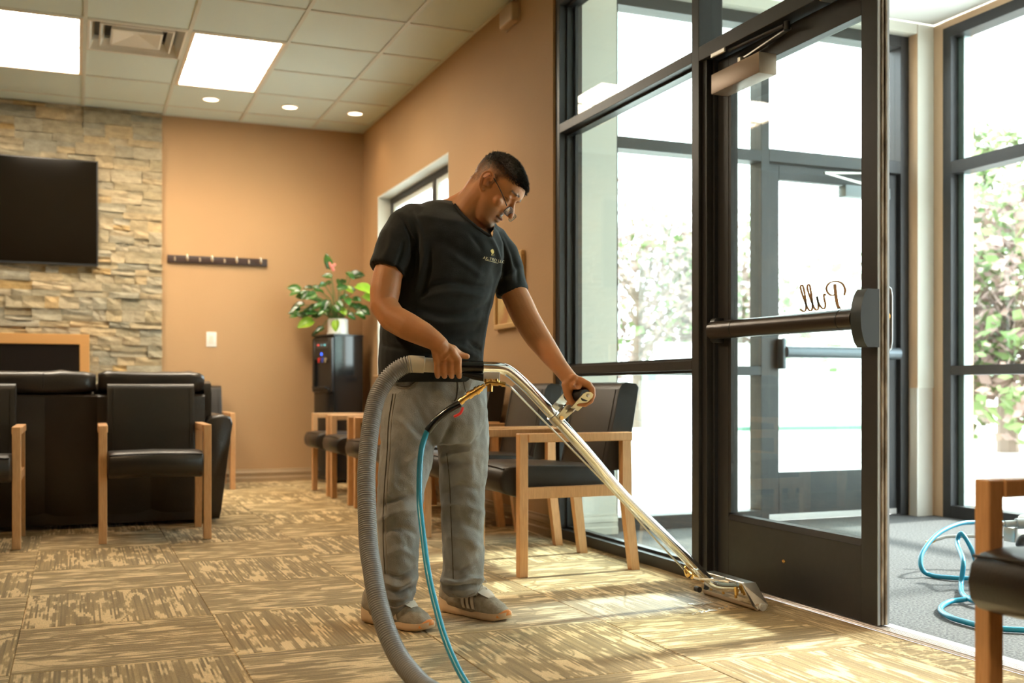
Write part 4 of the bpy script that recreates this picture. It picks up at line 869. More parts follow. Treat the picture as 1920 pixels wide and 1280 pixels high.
obj('hose_cuff', MB().tube([P(766, 682, 3.385), P(772, 682, 3.385), P(795, 683.5, 3.39), P(796, 683.6, 3.39), P(832, 686.5, 3.40)], [0.027, 0.0275, 0.0268, 0.0235, 0.0225], 24), mat('putty_cuff', (0.66, 0.61, 0.50), 0.45), WA)
# valve
obj('valve_plate', MB().box((-.026, -.006, -.017), (.026, .006, .017), 0.004, 2, Matrix.Translation(P(922, 707, 3.395)) @ Matrix.Rotation(-YAW, 4, 'Z')), mat('bright_plate', (0.72, 0.73, 0.74), 0.3, metal=.4), WA)
vb = MB().tube([P(909, 719, 3.388), P(918, 716, 3.388), P(935, 718, 3.388), P(936, 718, 3.388), P(941, 719.5, 3.388), P(941.5, 719.6, 3.388), P(948, 721, 3.388)], [0.009, 0.010, 0.010, 0.007, 0.007, 0.009, 0.007], 14).cyl(P(919, 718, 3.388), P(918.5, 734, 3.388), 0.009)
for x in (911, 921, 931): vb.cyl(P(x, 710, 3.383), P(x, 718, 3.383), 0.0045)
vv = obj('valve_body', vb, M['brass'], WA, angle=25)
cpts = [(909, 722, .0075), (903, 726, .0075), (902.5, 726.3, .011), (897, 730, .011), (896.5, 730.3, .0135), (892, 733.5, .0135), (891.5, 733.8, .011), (884, 738, .011), (883.5, 738.3, .013), (878, 742, .013), (877.5, 742.3, .009), (868, 749, .009), (867.5, 749.3, .0115), (862, 754, .0115)]
obj('quick_coupler', MB().tube([P(x, y, 3.385) for x, y, r in cpts], [r for x, y, r in cpts], 16), M['brass'], WA, angle=25)
obj('shutoff_lever', MB().tube([P(868, 764, 3.37), P(866, 770, 3.365), P(863, 775, 3.365), P(856, 779, 3.365), P(851, 781, 3.365)], 0.0042, 8), mat('red_lever', (0.75, 0.03, 0.03), 0.35), WA)
# spray rod
rod = smooth_path([P(948, 721, 3.388), P(956, 724.5, 3.39), P(964, 732, 3.395), P(1024, 793, wd_(1030)), P(1146, 918, wd_(1150)), P(1220, 1001, wd_(1225)), P(1281.6, 1066, wd_(1285))], 5)
obj('spray_rod', MB().tube(rod, 0.0031, 8), M['steel'], WA)
sj = MB().tube([P(1284, 1067, 3.83), P(1288, 1073, 3.83), P(1288.5, 1073.5, 3.83), P(1293, 1078, 3.83)], [0.006, 0.010, 0.012, 0.012], 12).tube([P(1284, 1062, 3.84), P(1300, 1078, 3.86), P(1320, 1090, 3.87)], 0.005, 8).tube([P(1297, 1080, 3.83), P(1300, 1083, 3.83)], [0.007, 0.007], 8)
obj('jet_fitting', sj, M['brass'], WA)
obj('jet_tube', MB().tube(smooth_path([P(1297, 1081, 3.83), P(1310, 1085, 3.82), P(1340, 1086.5, 3.80), P(1366, 1091, 3.78)], 4), 0.0042, 8).tube(smooth_path([P(1300, 1079, 3.87), P(1325, 1084, 3.88), P(1360, 1084, 3.88)], 4), 0.0042, 8), M['steel'], WA)
# head
hd = MB()
def trap(xt, zt, xb, zb, th, y0t=3.205, y1t=3.455, y0b=3.172, y1b=3.50):
    return [Vector((xt, y0t, zt)), Vector((xt, y1t, zt)), Vector((xb, y1b, zb)), Vector((xb, y0b, zb))]
f1 = trap(2.195, .092, 2.212, .020, 0); f2 = trap(2.232, .092, 2.262, .020, 0)
hd.rings([f1, f2])
hood = obj('hood', hd, M['chrome'], WA, smooth=False)
obj('hood_rim', MB().box((2.190, 3.198, .091), (2.237, 3.462, .096), 0.002, 1), M['steel'], WA, smooth=False)
obj('end_plate', MB().prism([(2.178, 3.196, .096), (2.236, 3.196, .096), (2.268, 3.167, .020), (2.262, 3.167, .006), (2.225, 3.167, .006), (2.205, 3.168, .018)], (0, 0.004, 0)), M['steel'], WA, smooth=False)
obj('glide', MB().tube([(2.226, 3.17, .0135), (2.226, 3.505, .0135)], 0.0125, 18), mat('clear_glide', (0.62, 0.48, 0.36), 0.15), WA)
obj('glide_end', MB().cyl((2.242, 3.160, .0135), (2.242, 3.171, .0135), 0.0135).box((2.236, 3.157, .012), (2.248, 3.161, .022)), mat('glide_end', (0.75, 0.78, 0.80), 0.2), WA)
obj('axle_knob', MB().cyl((2.195, 3.50, .02), (2.195, 3.525, .02), 0.011), M['rubber'], WA)
jets = MB()
for y in (3.25, 3.33, 3.41): jets.cyl((2.188, y, .075), (2.192, y, .045), 0.007).cyl((2.188, y, .045), (2.190, y, .035), 0.005)
obj('spray_jets', jets, M['brass'], WA)
# adjustable handle
wdir = (P(1171, 930.6, wd_(1171)) - P(1030.6, 771, wd_(1030.6))).normalized()
cl_c = P(1042, 784, wd_(1042))
side = wdir.cross(UP).normalized()
if side.dot(FW) > 0: side = -side          # towards the camera
upn = side.cross(wdir).normalized()
if upn.z < 0: upn = -upn
obj('clamp', MB().tube([cl_c - wdir * 0.018, cl_c + wdir * 0.018], 0.0225, 20), M['steel'], WA)
gr_c = P(1083, 741, 3.52)
hdl = obj('side_handle', MB().tube([gr_c + side * 0.050, gr_c - side * 0.058], 0.0195, 20), M['rubber'], WA)
def plate(s, a0, a1, th=0.005, w=0.018):
    a = a0 + side * s; b = a1 + side * s; d = (b - a).normalized(); n = d.cross(side).normalized() * w
    poly = [a - n * .8, b - n, b - n * .7 + d * .012, b + d * .017, b + n * .7 + d * .012, b + n, a + n * .8]
    return MB().prism(poly, side * th)
a0 = cl_c + upn * 0.004 + wdir * 0.0
obj('handle_arm', plate(0.060, a0.lerp(gr_c, 0.38), gr_c), M['steel'], hdl, smooth=False)
obj('handle_arm', plate(0.026, a0, a0.lerp(gr_c, 0.42), w=.020), M['steel'], hdl, smooth=False)
obj('handle_arm', plate(-0.066, a0.lerp(gr_c, 0.15), gr_c), M['steel'], hdl, smooth=False)
obj('handle_arm', MB().prism([a0.lerp(gr_c, 0.36) + side * .028 + upn * .016, a0.lerp(gr_c, 0.36) + side * .028 - upn * .016, a0.lerp(gr_c, 0.46) + side * .062 - upn * .016, a0.lerp(gr_c, 0.46) + side * .062 + upn * .016], wdir * 0.004), M['steel'], hdl, smooth=False)
obj('bolt', MB().cyl(gr_c + side * .064, gr_c + side * .068, .0062).cyl(gr_c + side * .068, gr_c + side * .070, .0035), M['steel'], hdl)
obj('bolt', MB().cyl(a0 + side * .030, a0 + side * .037, .008), M['brass'], hdl)
obj('bolt', MB().tube([a0 - side * .01 + upn * .02, a0 - side * .01 + upn * .042], 0.008, 12, round_ends=1), M['chrome'], hdl)

def along(pts, step):
    out = [pts[0]]; acc = 0.0
    for a, b in zip(pts[:-1], pts[1:]):
        L_ = (b - a).length; t = step - acc
        while t <= L_: out.append(a.lerp(b, t / L_)); t += step
        acc = (L_ - (t - step))
    return out
hpx = [(772, 682, 3.385), (760, 684.5, 3.383), (749, 690, 3.38), (736, 700, 3.375), (724, 713, 3.37), (707, 743, 3.35), (698, 781, 3.32), (691.6, 827, 3.28), (687.5, 874, 3.24), (687, 921, 3.20), (689, 980, 3.15), (692, 1030, 3.10), (697.7, 1065, 3.06), (703, 1100, 3.02), (712, 1140, 2.98), (726.5, 1186.5, 2.93), (747, 1230, 2.88), (771, 1262, 2.83), (800, 1290, 2.78), (850, 1312, 2.72), (930, 1330, 2.66), (1050, 1345, 2.60)]
hq = along(smooth_path([P(*q) for q in hpx], 14), 0.0018)
VHs = thing('vacuum_hose', 'thick grey ribbed hose curving from the wand cuff past the man\'s leg to the floor', 'hose', P(930, 1330, 2.66)); VHs.location.z = 0
radii = [0.0262 + (0.0018 if (i % 4) in (1, 2) else -0.0018) for i in range(len(hq))]
obj('ribbed_tube', MB().tube(hq, radii, 18), mat('grey_hose', (0.27, 0.275, 0.28), 0.33, spec=.6), VHs, angle=180)
SHs = thing('solution_hose', 'thin blue hose with black sleeve hanging from the brass coupler past the man\'s knees', 'hose', P(950, 1330, 2.66)); SHs.location.z = 0
tp = [(801, 808, 3.385), (795, 824, 3.38), (790, 845, 3.37), (787, 880, 3.35), (786.5, 937, 3.30), (791, 984, 3.24), (796, 1025, 3.18), (800.5, 1059, 3.12), (807, 1095, 3.07), (818, 1140, 3.0), (831, 1186.5, 2.93), (849, 1233, 2.86), (874, 1280, 2.79), (905, 1310, 2.73), (960, 1335, 2.66), (1060, 1345, 2.62)]
obj('tube', MB().tube(smooth_path([P(*q) for q in tp], 8), 0.0092, 14), M['teal'], SHs)
obj('bend_sleeve', MB().tube(smooth_path([P(863, 757, 3.385), P(848, 765, 3.385), P(832, 776, 3.385), P(816, 790, 3.385), P(802, 808, 3.385)], 6), 0.0125, 14), bpy.data.materials['black_sleeve'], SHs, label='glossy black sleeve')

# ---------------------------------------------------------------- the man
MAN = thing('person', 'man in black t-shirt, grey jeans and glasses, bowing over the wand he holds', 'person', P(815, 1165, 3.60)); MAN.location.z = 0
def remesh(mb, vox, name, smooth_it=4, fac=0.5):
    me = mb.mesh('tmp', False); o = bpy.data.objects.new('tmp', me); COL.objects.link(o)
    md = o.modifiers.new('r', 'REMESH'); md.mode = 'VOXEL'; md.voxel_size = vox; md.use_smooth_shade = True
    if smooth_it:
        m2 = o.modifiers.new('s', 'SMOOTH'); m2.factor = fac; m2.iterations = smooth_it
    dg = bpy.context.evaluated_depsgraph_get(); out = bpy.data.meshes.new_from_object(o.evaluated_get(dg)); out.name = name
    bpy.data.objects.remove(o); bpy.data.meshes.remove(me); return out
def coords(me):
    a = np.empty(len(me.vertices) * 3, np.float32); me.vertices.foreach_get('co', a); return a.reshape(-1, 3).astype(np.float64)
def normals(me):
    a = np.empty(len(me.vertices) * 3, np.float32); me.vertices.foreach_get('normal', a); return a.reshape(-1, 3).astype(np.float64)
def setco(me, c): me.vertices.foreach_set('co', c.astype(np.float32).ravel()); me.update()
def topx(c):
    f = c @ np.array(FW); r = c @ np.array(RT); return 960 + 2010 * r / f, 730 - 2010 * (c[:, 2] - 0.78) / f
def folds(me, lst, amp=1.0):
    c = coords(me); n = normals(me); x, y = topx(c); facing = np.clip(-(n @ np.array(FW)) * 1.6 + 0.25, 0, 1); d = np.zeros(len(c))
    for pts, w, a in lst:
        pts = smooth_path([Vector((p[0], p[1], 0)) for p in pts], 5); best = np.full(len(c), 1e9); tt = np.zeros(len(c))
        for i in range(len(pts) - 1):
            ax, ay, bx, by = pts[i].x, pts[i].y, pts[i + 1].x, pts[i + 1].y; dx, dy = bx - ax, by - ay; L2 = dx * dx + dy * dy + 1e-9
            t = np.clip(((x - ax) * dx + (y - ay) * dy) / L2, 0, 1); q = np.hypot(x - ax - t * dx, y - ay - t * dy); m = q < best; best[m] = q[m]; tt[m] = ((i + t) / (len(pts) - 1))[m]
        d += a * np.exp(-(best / w) ** 2) * np.sqrt(np.clip(np.sin(np.pi * np.clip(tt, .03, .97)), 0, 1))
    setco(me, c + n * (d * facing * amp)[:, None])
def ellr(c, hw, dep, tilt=0.0, n=28, p_=1.0, rot=0.0, drop=0.0):
    """ring around c: half width hw along the picture's right, half depth dep"""
    out = []
    for k in range(n):
        a = 2 * math.pi * k / n; ca, sa = math.cos(a), math.sin(a)
        ca = math.copysign(abs(ca) ** p_, ca); sa = math.copysign(abs(sa) ** p_, sa)
        v = RT * (ca * hw) + FW * (sa * dep); v = Matrix.Rotation(rot, 3, 'Z') @ v
        out.append(c + v + UP * (v.dot(RT) * tilt + drop * sa))
    return out
K = 1 / 558.0
# --- shirt
D0 = 3.60
sh = MB()
trs = [(716, 808, 96, .118, 0), (702, 809, 98, .122, 0), (680, 808, 98, .130, 0), (650, 809, 98, .138, 0), (620, 812, 100, .142, 0), (590, 817, 101, .142, 0), (560, 823, 102, .140, -.02), (530, 831, 102, .138, -.05), (500, 838, 103, .138, -.08), (470, 843, 103, .136, -.10),
       (445, 843, 100, .130, -.12), (422, 842, 92, .118, -.14), (403, 846, 76, .100, -.16), (390, 852, 55, .078, -.17), (382, 856, 30, .05, -.17)]
sh.rings([ellr(P(x, y, D0 - 0.012 + (0.02 if y < 420 else 0)), hw * K, dp, t, p_=.88, rot=0.25) for y, x, hw, dp, t in trs])
# shoulders and sleeves
sh.tube([P(800, 412, 3.60), P(782, 418, 3.56), P(765, 434, 3.53), P(750, 458, 3.505), P(738, 485, 3.48), P(727, 509, 3.46)], [.055, .072, .078, .076, .070, .064], 26)
sh.tube([P(900, 440, 3.64), P(922, 455, 3.68), P(938, 478, 3.69), P(950, 510, 3.68), P(962, 551, 3.67)], [.055, .062, .064, .060, .056], 26)
sh.tube([P(862, 404, 3.62), P(890, 425, 3.62), P(912, 452, 3.63)], [.072, .072, .06], 20)
shm = remesh(sh, 0.0045, 'shirt', 5, .6)
F_ = [([(752, 403), (770, 440), (777, 490), (768, 530)], 4, -.006), ([(772, 395), (790, 440), (792, 480)], 5, .005), ([(785, 440), (776, 480), (757, 527)], 5, -.006), ([(800, 450), (792, 500), (778, 540)], 6, .007),
      ([(808, 470), (800, 520), (788, 560)], 5, -.006), ([(820, 450), (860, 470), (905, 500)], 9, -.004), ([(790, 545), (840, 528), (905, 540), (925, 530)], 6, -.006), ([(785, 560), (840, 548), (910, 555)], 6, .006),
      ([(780, 575), (830, 590), (880, 585), (912, 570)], 6, -.007), ([(775, 590), (830, 606), (895, 600)], 6, .006), ([(765, 605), (815, 628), (880, 625), (905, 605)], 7, -.007), ([(760, 620), (810, 645), (880, 645)], 7, .005),
      ([(745, 560), (770, 590), (800, 612)], 6, .006), ([(740, 620), (760, 640), (800, 660), (860, 668)], 7, -.005), ([(880, 640), (895, 650), (906, 655)], 4, -.009), ([(712, 640), (730, 650), (760, 655)], 5, -.005),
      ([(928, 440), (942, 480), (944, 520), (940, 550)], 4, -.004), ([(938, 445), (955, 480), (960, 520)], 4, .005), ([(920, 445), (934, 480), (938, 520)], 4, .006), ([(950, 460), (968, 500), (972, 530)], 4, -.005),
      ([(935, 520), (955, 515), (975, 500)], 5, .005), ([(925, 500), (930, 530), (915, 570), (905, 600)], 6, -.004), ([(735, 430), (730, 460), (715, 490)], 6, .004), ([(760, 450), (750, 480), (738, 510)], 5, -.005), ([(850, 480), (880, 500), (905, 520)], 6, .003),
      ([(880, 437), (895, 455), (905, 470)], 5, -.004), ([(830, 640), (870, 655), (900, 672)], 5, .005)]
folds(shm, F_, 1.35)
c = coords(shm); n = normals(shm)
dsp = np.array([noise.noise(Vector((v[0] * 14, v[1] * 14, v[2] * 22))) for v in c[::1]]); setco(shm, c + n * (dsp * 0.0035)[:, None])
M['shirt'] = mat('black_cotton', (0.0095, 0.0118, 0.0122), 0.8, nscale=25, nstr=.8, ncol=(0.014, 0.0175, 0.018), bump=0.3, bscale=500, sheen=.08, spec=.3)
shirt = obj('shirt', shm, M['shirt'], MAN); 
for v in shirt.data.vertices: v.co -= MAN.location
# hems and collar as ribs
def tube_on(pts, r, name, parent, m, seg=8): return obj(name, MB().tube(smooth_path(pts, 6), r, seg), m, parent)

# --- jeans
jn = MB()
jn.rings([ellr(P(x, y, D0), hw * K, dp, 0, p_=.9, rot=0.2) for y, x, hw, dp in ((676, 810, 92, .115), (700, 810, 97, .120), (730, 811, 100, .126), (760, 814, 101, .128), (790, 815, 98, .124), (815, 815, 88, .11), (832, 816, 70, .085))])
def leg(rows):
    pts = [P(x, y, d) for y, x, hw, d in rows]; rads = [hw * K * (d / 3.6) for y, x, hw, d in rows]
    jn.tube(pts, rads, 28, ref=RT)
leg([(740, 765, 50, 3.56), (780, 767, 52, 3.55), (820, 765, 53, 3.54), (860, 761, 50, 3.53), (900, 755, 47, 3.52), (940, 750, 44, 3.52), (980, 748, 41, 3.52), (1020, 748, 38, 3.52), (1055, 748, 36.5, 3.52), (1080, 747, 37, 3.52), (1095, 746, 34, 3.52), (1105, 745, 36, 3.52), (1118, 744, 32, 3.52), (1128, 743, 30, 3.52), (1134, 743, 28, 3.53)])
leg([(740, 858, 50, 3.64), (780, 864, 52, 3.65), (820, 867, 50, 3.66), (860, 868, 47.5, 3.67), (900, 868, 44, 3.67), (940, 868, 41.5, 3.67), (980, 868, 40, 3.67), (1020, 869, 39, 3.67), (1055, 868, 38.5, 3.67), (1075, 867, 39, 3.67), (1088, 866, 41, 3.67), (1097, 866, 37, 3.67), (1103, 868, 33, 3.68), (1109, 869, 30, 3.68), (1114, 869, 28, 3.68)])
jm = remesh(jn, 0.0045, 'jeans', 4, .5)
JF = [([(822, 850), (835, 820), (850, 790)], 6, -.006), ([(818, 850), (800, 820), (770, 800)], 7, -.006), ([(826, 862), (850, 850), (885, 845)], 5, .005), ([(824, 872), (850, 868), (890, 870)], 6, -.005), ([(735, 780), (760, 800), (800, 840)], 7, .004),
      ([(715, 950), (740, 935), (780, 925)], 7, -.007), ([(712, 975), (745, 960), (785, 955)], 7, .006), ([(716, 1000), (750, 990), (782, 1000)], 7, -.006), ([(725, 1040), (750, 1030), (780, 1045)], 7, .005), ([(722, 1075), (750, 1082), (783, 1062)], 5, -.008), ([(722, 1090), (750, 1097), (780, 1080)], 5, .009),
      ([(722, 1105), (750, 1110), (772, 1100)], 4, -.008), ([(725, 1120), (745, 1122), (768, 1115)], 4, .006), ([(830, 925), (860, 910), (905, 920)], 7, -.006), ([(830, 950), (865, 945), (905, 960)], 8, .006), ([(832, 980), (865, 975), (905, 1000)], 8, -.006), ([(835, 1010), (870, 1010), (905, 1030)], 8, .005),
      ([(832, 1060), (860, 1070), (900, 1050)], 6, -.005), ([(830, 1088), (860, 1092), (880, 1085), (904, 1086)], 4, .013), ([(836, 1100), (865, 1101), (898, 1097)], 4, -.012), ([(868, 1092), (880, 1085), (895, 1088)], 3, -.006), ([(880, 760), (885, 830), (880, 900)], 10, .003), ([(740, 850), (735, 900), (725, 950)], 9, .004), ([(895, 700), (870, 740), (830, 800)], 9, .003), ([(760, 870), (790, 850), (815, 838)], 6, .005)]
folds(jm, JF, 1.9)
c = coords(jm); n = normals(jm); dsp = np.array([noise.noise(Vector((v[0] * 18, v[1] * 18, v[2] * 12))) + .6 * noise.noise(Vector((v[0] * 40 + v[2] * 20, v[1] * 40, v[2] * 30))) for v in c]); setco(jm, c + n * (dsp * 0.0055)[:, None])
M['denim'] = mat('grey_denim', (0.165, 0.165, 0.160), 0.85, nscale=7, nstr=1, ncol=(0.35, 0.355, 0.35), bump=0.5, bscale=420, stretch=(1, 1, .6), sheen=.2)
jeans = obj('jeans', jm, M['denim'], MAN)
for v in jeans.data.vertices: v.co -= MAN.location
jb = BVHTree.FromPolygons([v.co + MAN.location for v in jm.vertices], [p.vertices for p in jm.polygons])
sb = BVHTree.FromPolygons([v.co + MAN.location for v in shm.vertices], [p.vertices for p in shm.polygons])
NECKLINE = [(846, 371), (852, 384), (862, 398), (876, 412), (892, 425), (907, 436), (918, 443)]
_bm = bmesh.new(); _bm.from_mesh(shm); _x, _y = topx(coords(shm) + np.array(MAN.location)); _n = normals(shm)
_poly = NECKLINE + [(922, 444), (926, 425), (930, 330), (846, 330)]
def inpoly(x, y, poly):
    ins = np.zeros(len(x), bool); j = len(poly) - 1
    for i in range(len(poly)):
        xi, yi = poly[i]; xj, yj = poly[j]; ins ^= ((yi > y) != (yj > y)) & (x < (xj - xi) * (y - yi) / (yj - yi + 1e-9) + xi); j = i
    return ins
_in = inpoly(_x, _y, _poly); _bm.verts.ensure_lookup_table()
_z = coords(shm)[:, 2]
bmesh.ops.delete(_bm, geom=[_bm.verts[i] for i in np.nonzero(_in)[0]], context='VERTS'); _bm.to_mesh(shm); _bm.free()
ORG = Vector((0, 0, 0.78))
def hit(bvh, x, y, lift=0.0005):
    d = (P(x, y, 1) - ORG).normalized(); loc, nr, _, _ = bvh.ray_cast(ORG, d)
    return (loc + nr * lift) if loc is not None else None
def seam(bvh, pts, r, name, parent, m, lift=0.0008, seg=6, n=6):
    q = [hit(bvh, p.x, p.y, lift) for p in smooth_path([Vector((*a, 0)) for a in pts], n)]; q = [a for a in q if a is not None]
    o2 = [q[0]]
    for a in q[1:]:
        if (a - o2[-1]).length < 0.05: o2.append(a)
    return obj(name, MB().tube(o2, r, seg), m, parent) if len(o2) > 2 else None
M['stitch'] = mat('dark_seam', (0.07, 0.060, 0.05), 0.8); M['stitch2'] = mat('pale_seam', (0.26, 0.23, 0.19), 0.8)
seam(jb, [(737, 738), (729, 790), (726, 850), (722, 900), (719, 960), (719, 1020), (722, 1075)], .0016, 'side_seam', jeans, M['stitch'])
seam(jb, [(742, 738), (734, 790), (731, 850), (727, 900), (724, 960), (724, 1020), (727, 1075)], .0011, 'side_seam', jeans, M['stitch2'])
seam(jb, [(838, 850), (843, 900), (845, 950), (847, 1000), (849, 1050), (850, 1085)], .0014, 'inner_seam', jeans, M['stitch'])
seam(jb, [(744, 722), (762, 724), (778, 716), (788, 700)], .0018, 'pocket_edge', jeans, M['stitch'])
seam(jb, [(745, 726), (763, 728), (781, 720), (792, 702)], .0011, 'pocket_edge', jeans, M['stitch2'])
seam(jb, [(856, 708), (858, 725), (856, 745), (852, 752)], .0022, 'fly_seam', jeans, M['stitch'])
seam(jb, [(868, 708), (870, 722), (873, 735)], .0012, 'fly_seam', jeans, M['stitch'])
seam(jb, [(722, 1134), (742, 1139), (766, 1128)], .0030, 'cuff_hem', jeans, M['stitch2'])
seam(jb, [(848, 1113), (866, 1121), (890, 1111)], .0028, 'cuff_hem', jeans, M['stitch2'])
M['rib'] = mat('black_rib', (0.010, 0.011, 0.013), 0.85)
seam(sb, [(698, 489), (708, 503), (730, 517), (757, 526)], .0022, 'sleeve_hem', shirt, M['rib'], lift=.0)
seam(sb, [(700, 481), (711, 495), (733, 509), (758, 518)], .0010, 'sleeve_stitch', shirt, M['rib'])
seam(sb, [(933, 551), (950, 556), (975, 552), (990, 545)], .0020, 'sleeve_hem', shirt, M['rib'], lift=.0)
seam(sb, [(747, 403), (765, 425), (780, 455), (786, 480)], .0014, 'shoulder_seam', shirt, M['rib'])

# --- body: one continuous mesh (head, neck, torso core, arms, hands, legs, feet)
HO = P(927, 355, 3.60)
f3 = (RT * .75 - UP * .66).normalized() * 0.965 - FW * 0.26; f3.normalize()
u3 = RT * .66 + UP * .75; u3 = (u3 - f3 * u3.dot(f3)).normalized(); s3 = u3.cross(f3).normalized()     # s3: head's own left
if s3.dot(FW) > 0: nearS = -1
else: nearS = 1
def HP(f, u, s=0.0): return HO + f3 * f + u3 * u + s3 * s
bd = MB()
slices = [(-.120, .056, .018, .018), (-.114, .070, .004, .034), (-.100, .080, -.010, .044), (-.085, .0785, -.022, .051), (-.073, .080, -.034, .056), (-.060, .0805, -.045, .060), (-.045, .0815, -.058, .0635), (-.025, .082, -.074, .067), (-.005, .080, -.086, .070),
          (.012, .086, -.092, .072), (.030, .0925, -.096, .074), (.050, .0895, -.097, .0745), (.068, .080, -.092, .072), (.084, .064, -.080, .065), (.098, .044, -.063, .053), (.108, .022, -.042, .036), (.114, .002, -.020, .015)]
rings = []
for u, fr, bk, w in slices:
    cf = (fr + bk) / 2; hf = (fr - bk) / 2; ring = []
    for k in range(32):
        a = 2 * math.pi * k / 32; ca, sa = math.cos(a), math.sin(a)
        pf = 0.92 if ca > 0 else 0.88; x = math.copysign(abs(ca) ** pf, ca); y = math.copysign(abs(sa) ** 0.86, sa)
        ring.append(HP(cf + hf * x, u, w * y * (1.0 - (0.10 * max(ca, 0) if u < 0.0 else 0))))
    rings.append(ring)
bd.rings(rings)
# nose, lips, chin, brow
bd.tube([HP(.080, .012), HP(.090, -.006), HP(.102, -.024), HP(.106, -.034)], [.006, .0075, .0095, .0105], 12, round_ends=1)
for s in (-1, 1):
    bd.ball(HP(.093, -.036, s * .0115), .0078, 10)
    bd.tube([HP(.080, .024, s * .012), HP(.083, .026, s * .030), HP(.070, .020, s * .050)], [.0065, .0075, .005], 8)
    bd.ball(HP(.0665, .0035, s * .033), .0150, 12)            # lidded eye
    bd.ball(HP(.053, -.028, s * .043), .0190, 12)              # cheek
    # ear
    e0 = Vector((-.012, -.008)); 
    rim = [HP(-.006, -.034, s * .068), HP(-.016, -.030, s * .076), HP(-.026, -.012, s * .084), HP(-.029, .006, s * .088), HP(-.022, .021, s * .087), HP(-.009, .026, s * .083), HP(.002, .018, s * .077), HP(.004, .004, s * .073)]
    bd.tube(smooth_path(rim, 3), .0048, 8, round_ends=1)
    bd.tube([HP(-.005, -.020, s * .068), HP(-.012, -.002, s * .074), HP(-.008, .014, s * .074)], [.010, .012, .009], 10)
    bd.ball(HP(-.004, -.034, s * .069), .0068, 8)
bd.tube([HP(.0835, -.062, -.020), HP(.0885, -.0615, 0), HP(.0835, -.062, .020)], [.004, .0062, .004], 8, round_ends=1)
bd.tube([HP(.0795, -.074, -.016), HP(.0845, -.0745, 0), HP(.0795, -.074, .016)], [.004, .0068, .004], 8, round_ends=1)
bd.ball(HP(.068, -.103), .0165, 12)
bd.tube([P(800, 402, 3.615), P(838, 396, 3.625), P(862, 396, 3.625), P(890, 420, 3.625), P(908, 444, 3.635)], [.034, .042, .056, .060, .045], 20)
# neck and torso core
bd.tube([P(868, 432, 3.63), P(874, 408, 3.625), P(886, 388, 3.615), P(900, 372, 3.605), HP(-.030, .0)], [.076, .070, .066, .066, .062], 24)
bd.tube([P(838, 400, 3.63), P(862, 392, 3.625), P(884, 378, 3.615)], [.045, .052, .05], 16)
bd.rings([ellr(P(x, y, D0), (hw - 14) * K, dp - .03, t, p_=.9, rot=0.25) for y, x, hw, dp, t in trs[2:-3]])
bd.rings([ellr(P(812, y, D0), 78 * K, .09, 0) for y in (640, 700, 760, 815)])
# right (near) arm
bd.tube([P(782, 420, 3.56), P(765, 436, 3.53), P(742, 480, 3.48), P(727, 515, 3.455), P(722, 545, 3.44), P(720, 572, 3.425), P(736, 596, 3.40), P(765, 612, 3.375), P(795, 627, 3.36), P(815, 639, 3.355), P(826, 648, 3.352), P(833, 657, 3.355), P(838, 664, 3.358)],
        [.046, .048, .047, .048, .049, .046, .0445, .044, .038, .031, .028, .024, .014], 22, round_ends=1)
# far (left) arm
bd.tube([P(922, 456, 3.68), P(944, 500, 3.68), P(962, 545, 3.665), P(976, 575, 3.65), P(988, 600, 3.63), P(1008, 632, 3.60), P(1030, 662, 3.565), P(1050, 688, 3.54), P(1062, 703, 3.53), P(1070, 713, 3.525)],
        [.038, .042, .046, .0475, .046, .043, .036, .028, .0265, .027], 22)
# right hand on the grip sleeve
GA = 0.0
def gp(x, th, r):   # around the sleeve: th = angle up from the camera side
    d = 3.40; c_ = P(x, 687, d); th = math.radians(th); return c_ - FW * (r * math.cos(th)) + UP * (r * math.sin(th))
wr = P(827, 648, 3.352)
for x, spread, rr in ((820.5, -11, .0088), (833.5, -4, .0094), (847, 4, .0097), (861, 11, .0098)):
    k0 = wr + RT * (spread * K) + UP * (-.004)
    bd.tube([k0, (k0 + gp(x, 35, .040)) / 2 - FW * .010, gp(x, 30, .040), gp(x, 5, .038), gp(x, -28, .0355), gp(x, -62, .033), gp(x, -95, .0315), gp(x, -128, .031)],
            [.0135, .0130, .0118, rr * .98, rr * 1.08, rr * .94, rr * .93, rr * .85], 14, round_ends=1)
bd.tube([wr + RT * .012 + UP * -.004, P(850, 655, 3.368), P(858, 662, 3.385), P(868, 666.5, 3.392), P(876, 668, 3.395)], [.016, .0145, .0125, .0105, .0092], 14, round_ends=1)
bd.tube([P(830, 655, 3.36), P(842, 668, 3.358)], [.020, .022], 14)
# left hand on the side handle
def lg(s_, th, r):  # around the handle; th measured in the picture plane from the right
    c_ = gr_c + side * s_; th = math.radians(th); return c_ + RT * (r * math.cos(th)) + UP * (r * math.sin(th))
wl = P(1068, 710, 3.527)
for s_, rr in ((.030, .0100), (.008, .0103), (-.014, .0100), (-.036, .0092)):
    k0 = wl + side * (s_ * .55)
    bd.tube([k0, (k0 + lg(s_, 62, .038)) / 2 + UP * .004, lg(s_, 58, .039), lg(s_, 30, .037), lg(s_, 0, .034), lg(s_, -35, .032), lg(s_, -75, .031), lg(s_, -115, .0305)],
            [.015, .0145, .0130, .0112, rr, rr * .98, rr * .92, rr * .85], 14, round_ends=1)
bd.tube([wl + side * .03, P(1078, 722, 3.50) + side * .02, P(1078, 722, 3.50) - side * .05], [.016, .0165, .014], 14, round_ends=1)
bd.tube([P(1066, 716, 3.515), P(1066, 736, 3.515)], [.018, .014], 12, round_ends=1)
bd.tube([wl + side * .012, P(1061, 722, 3.515), P(1064, 738, 3.508), P(1070, 752, 3.505), P(1077, 759, 3.505)], [.018, .0165, .0130, .0115, .0095], 14, round_ends=1)
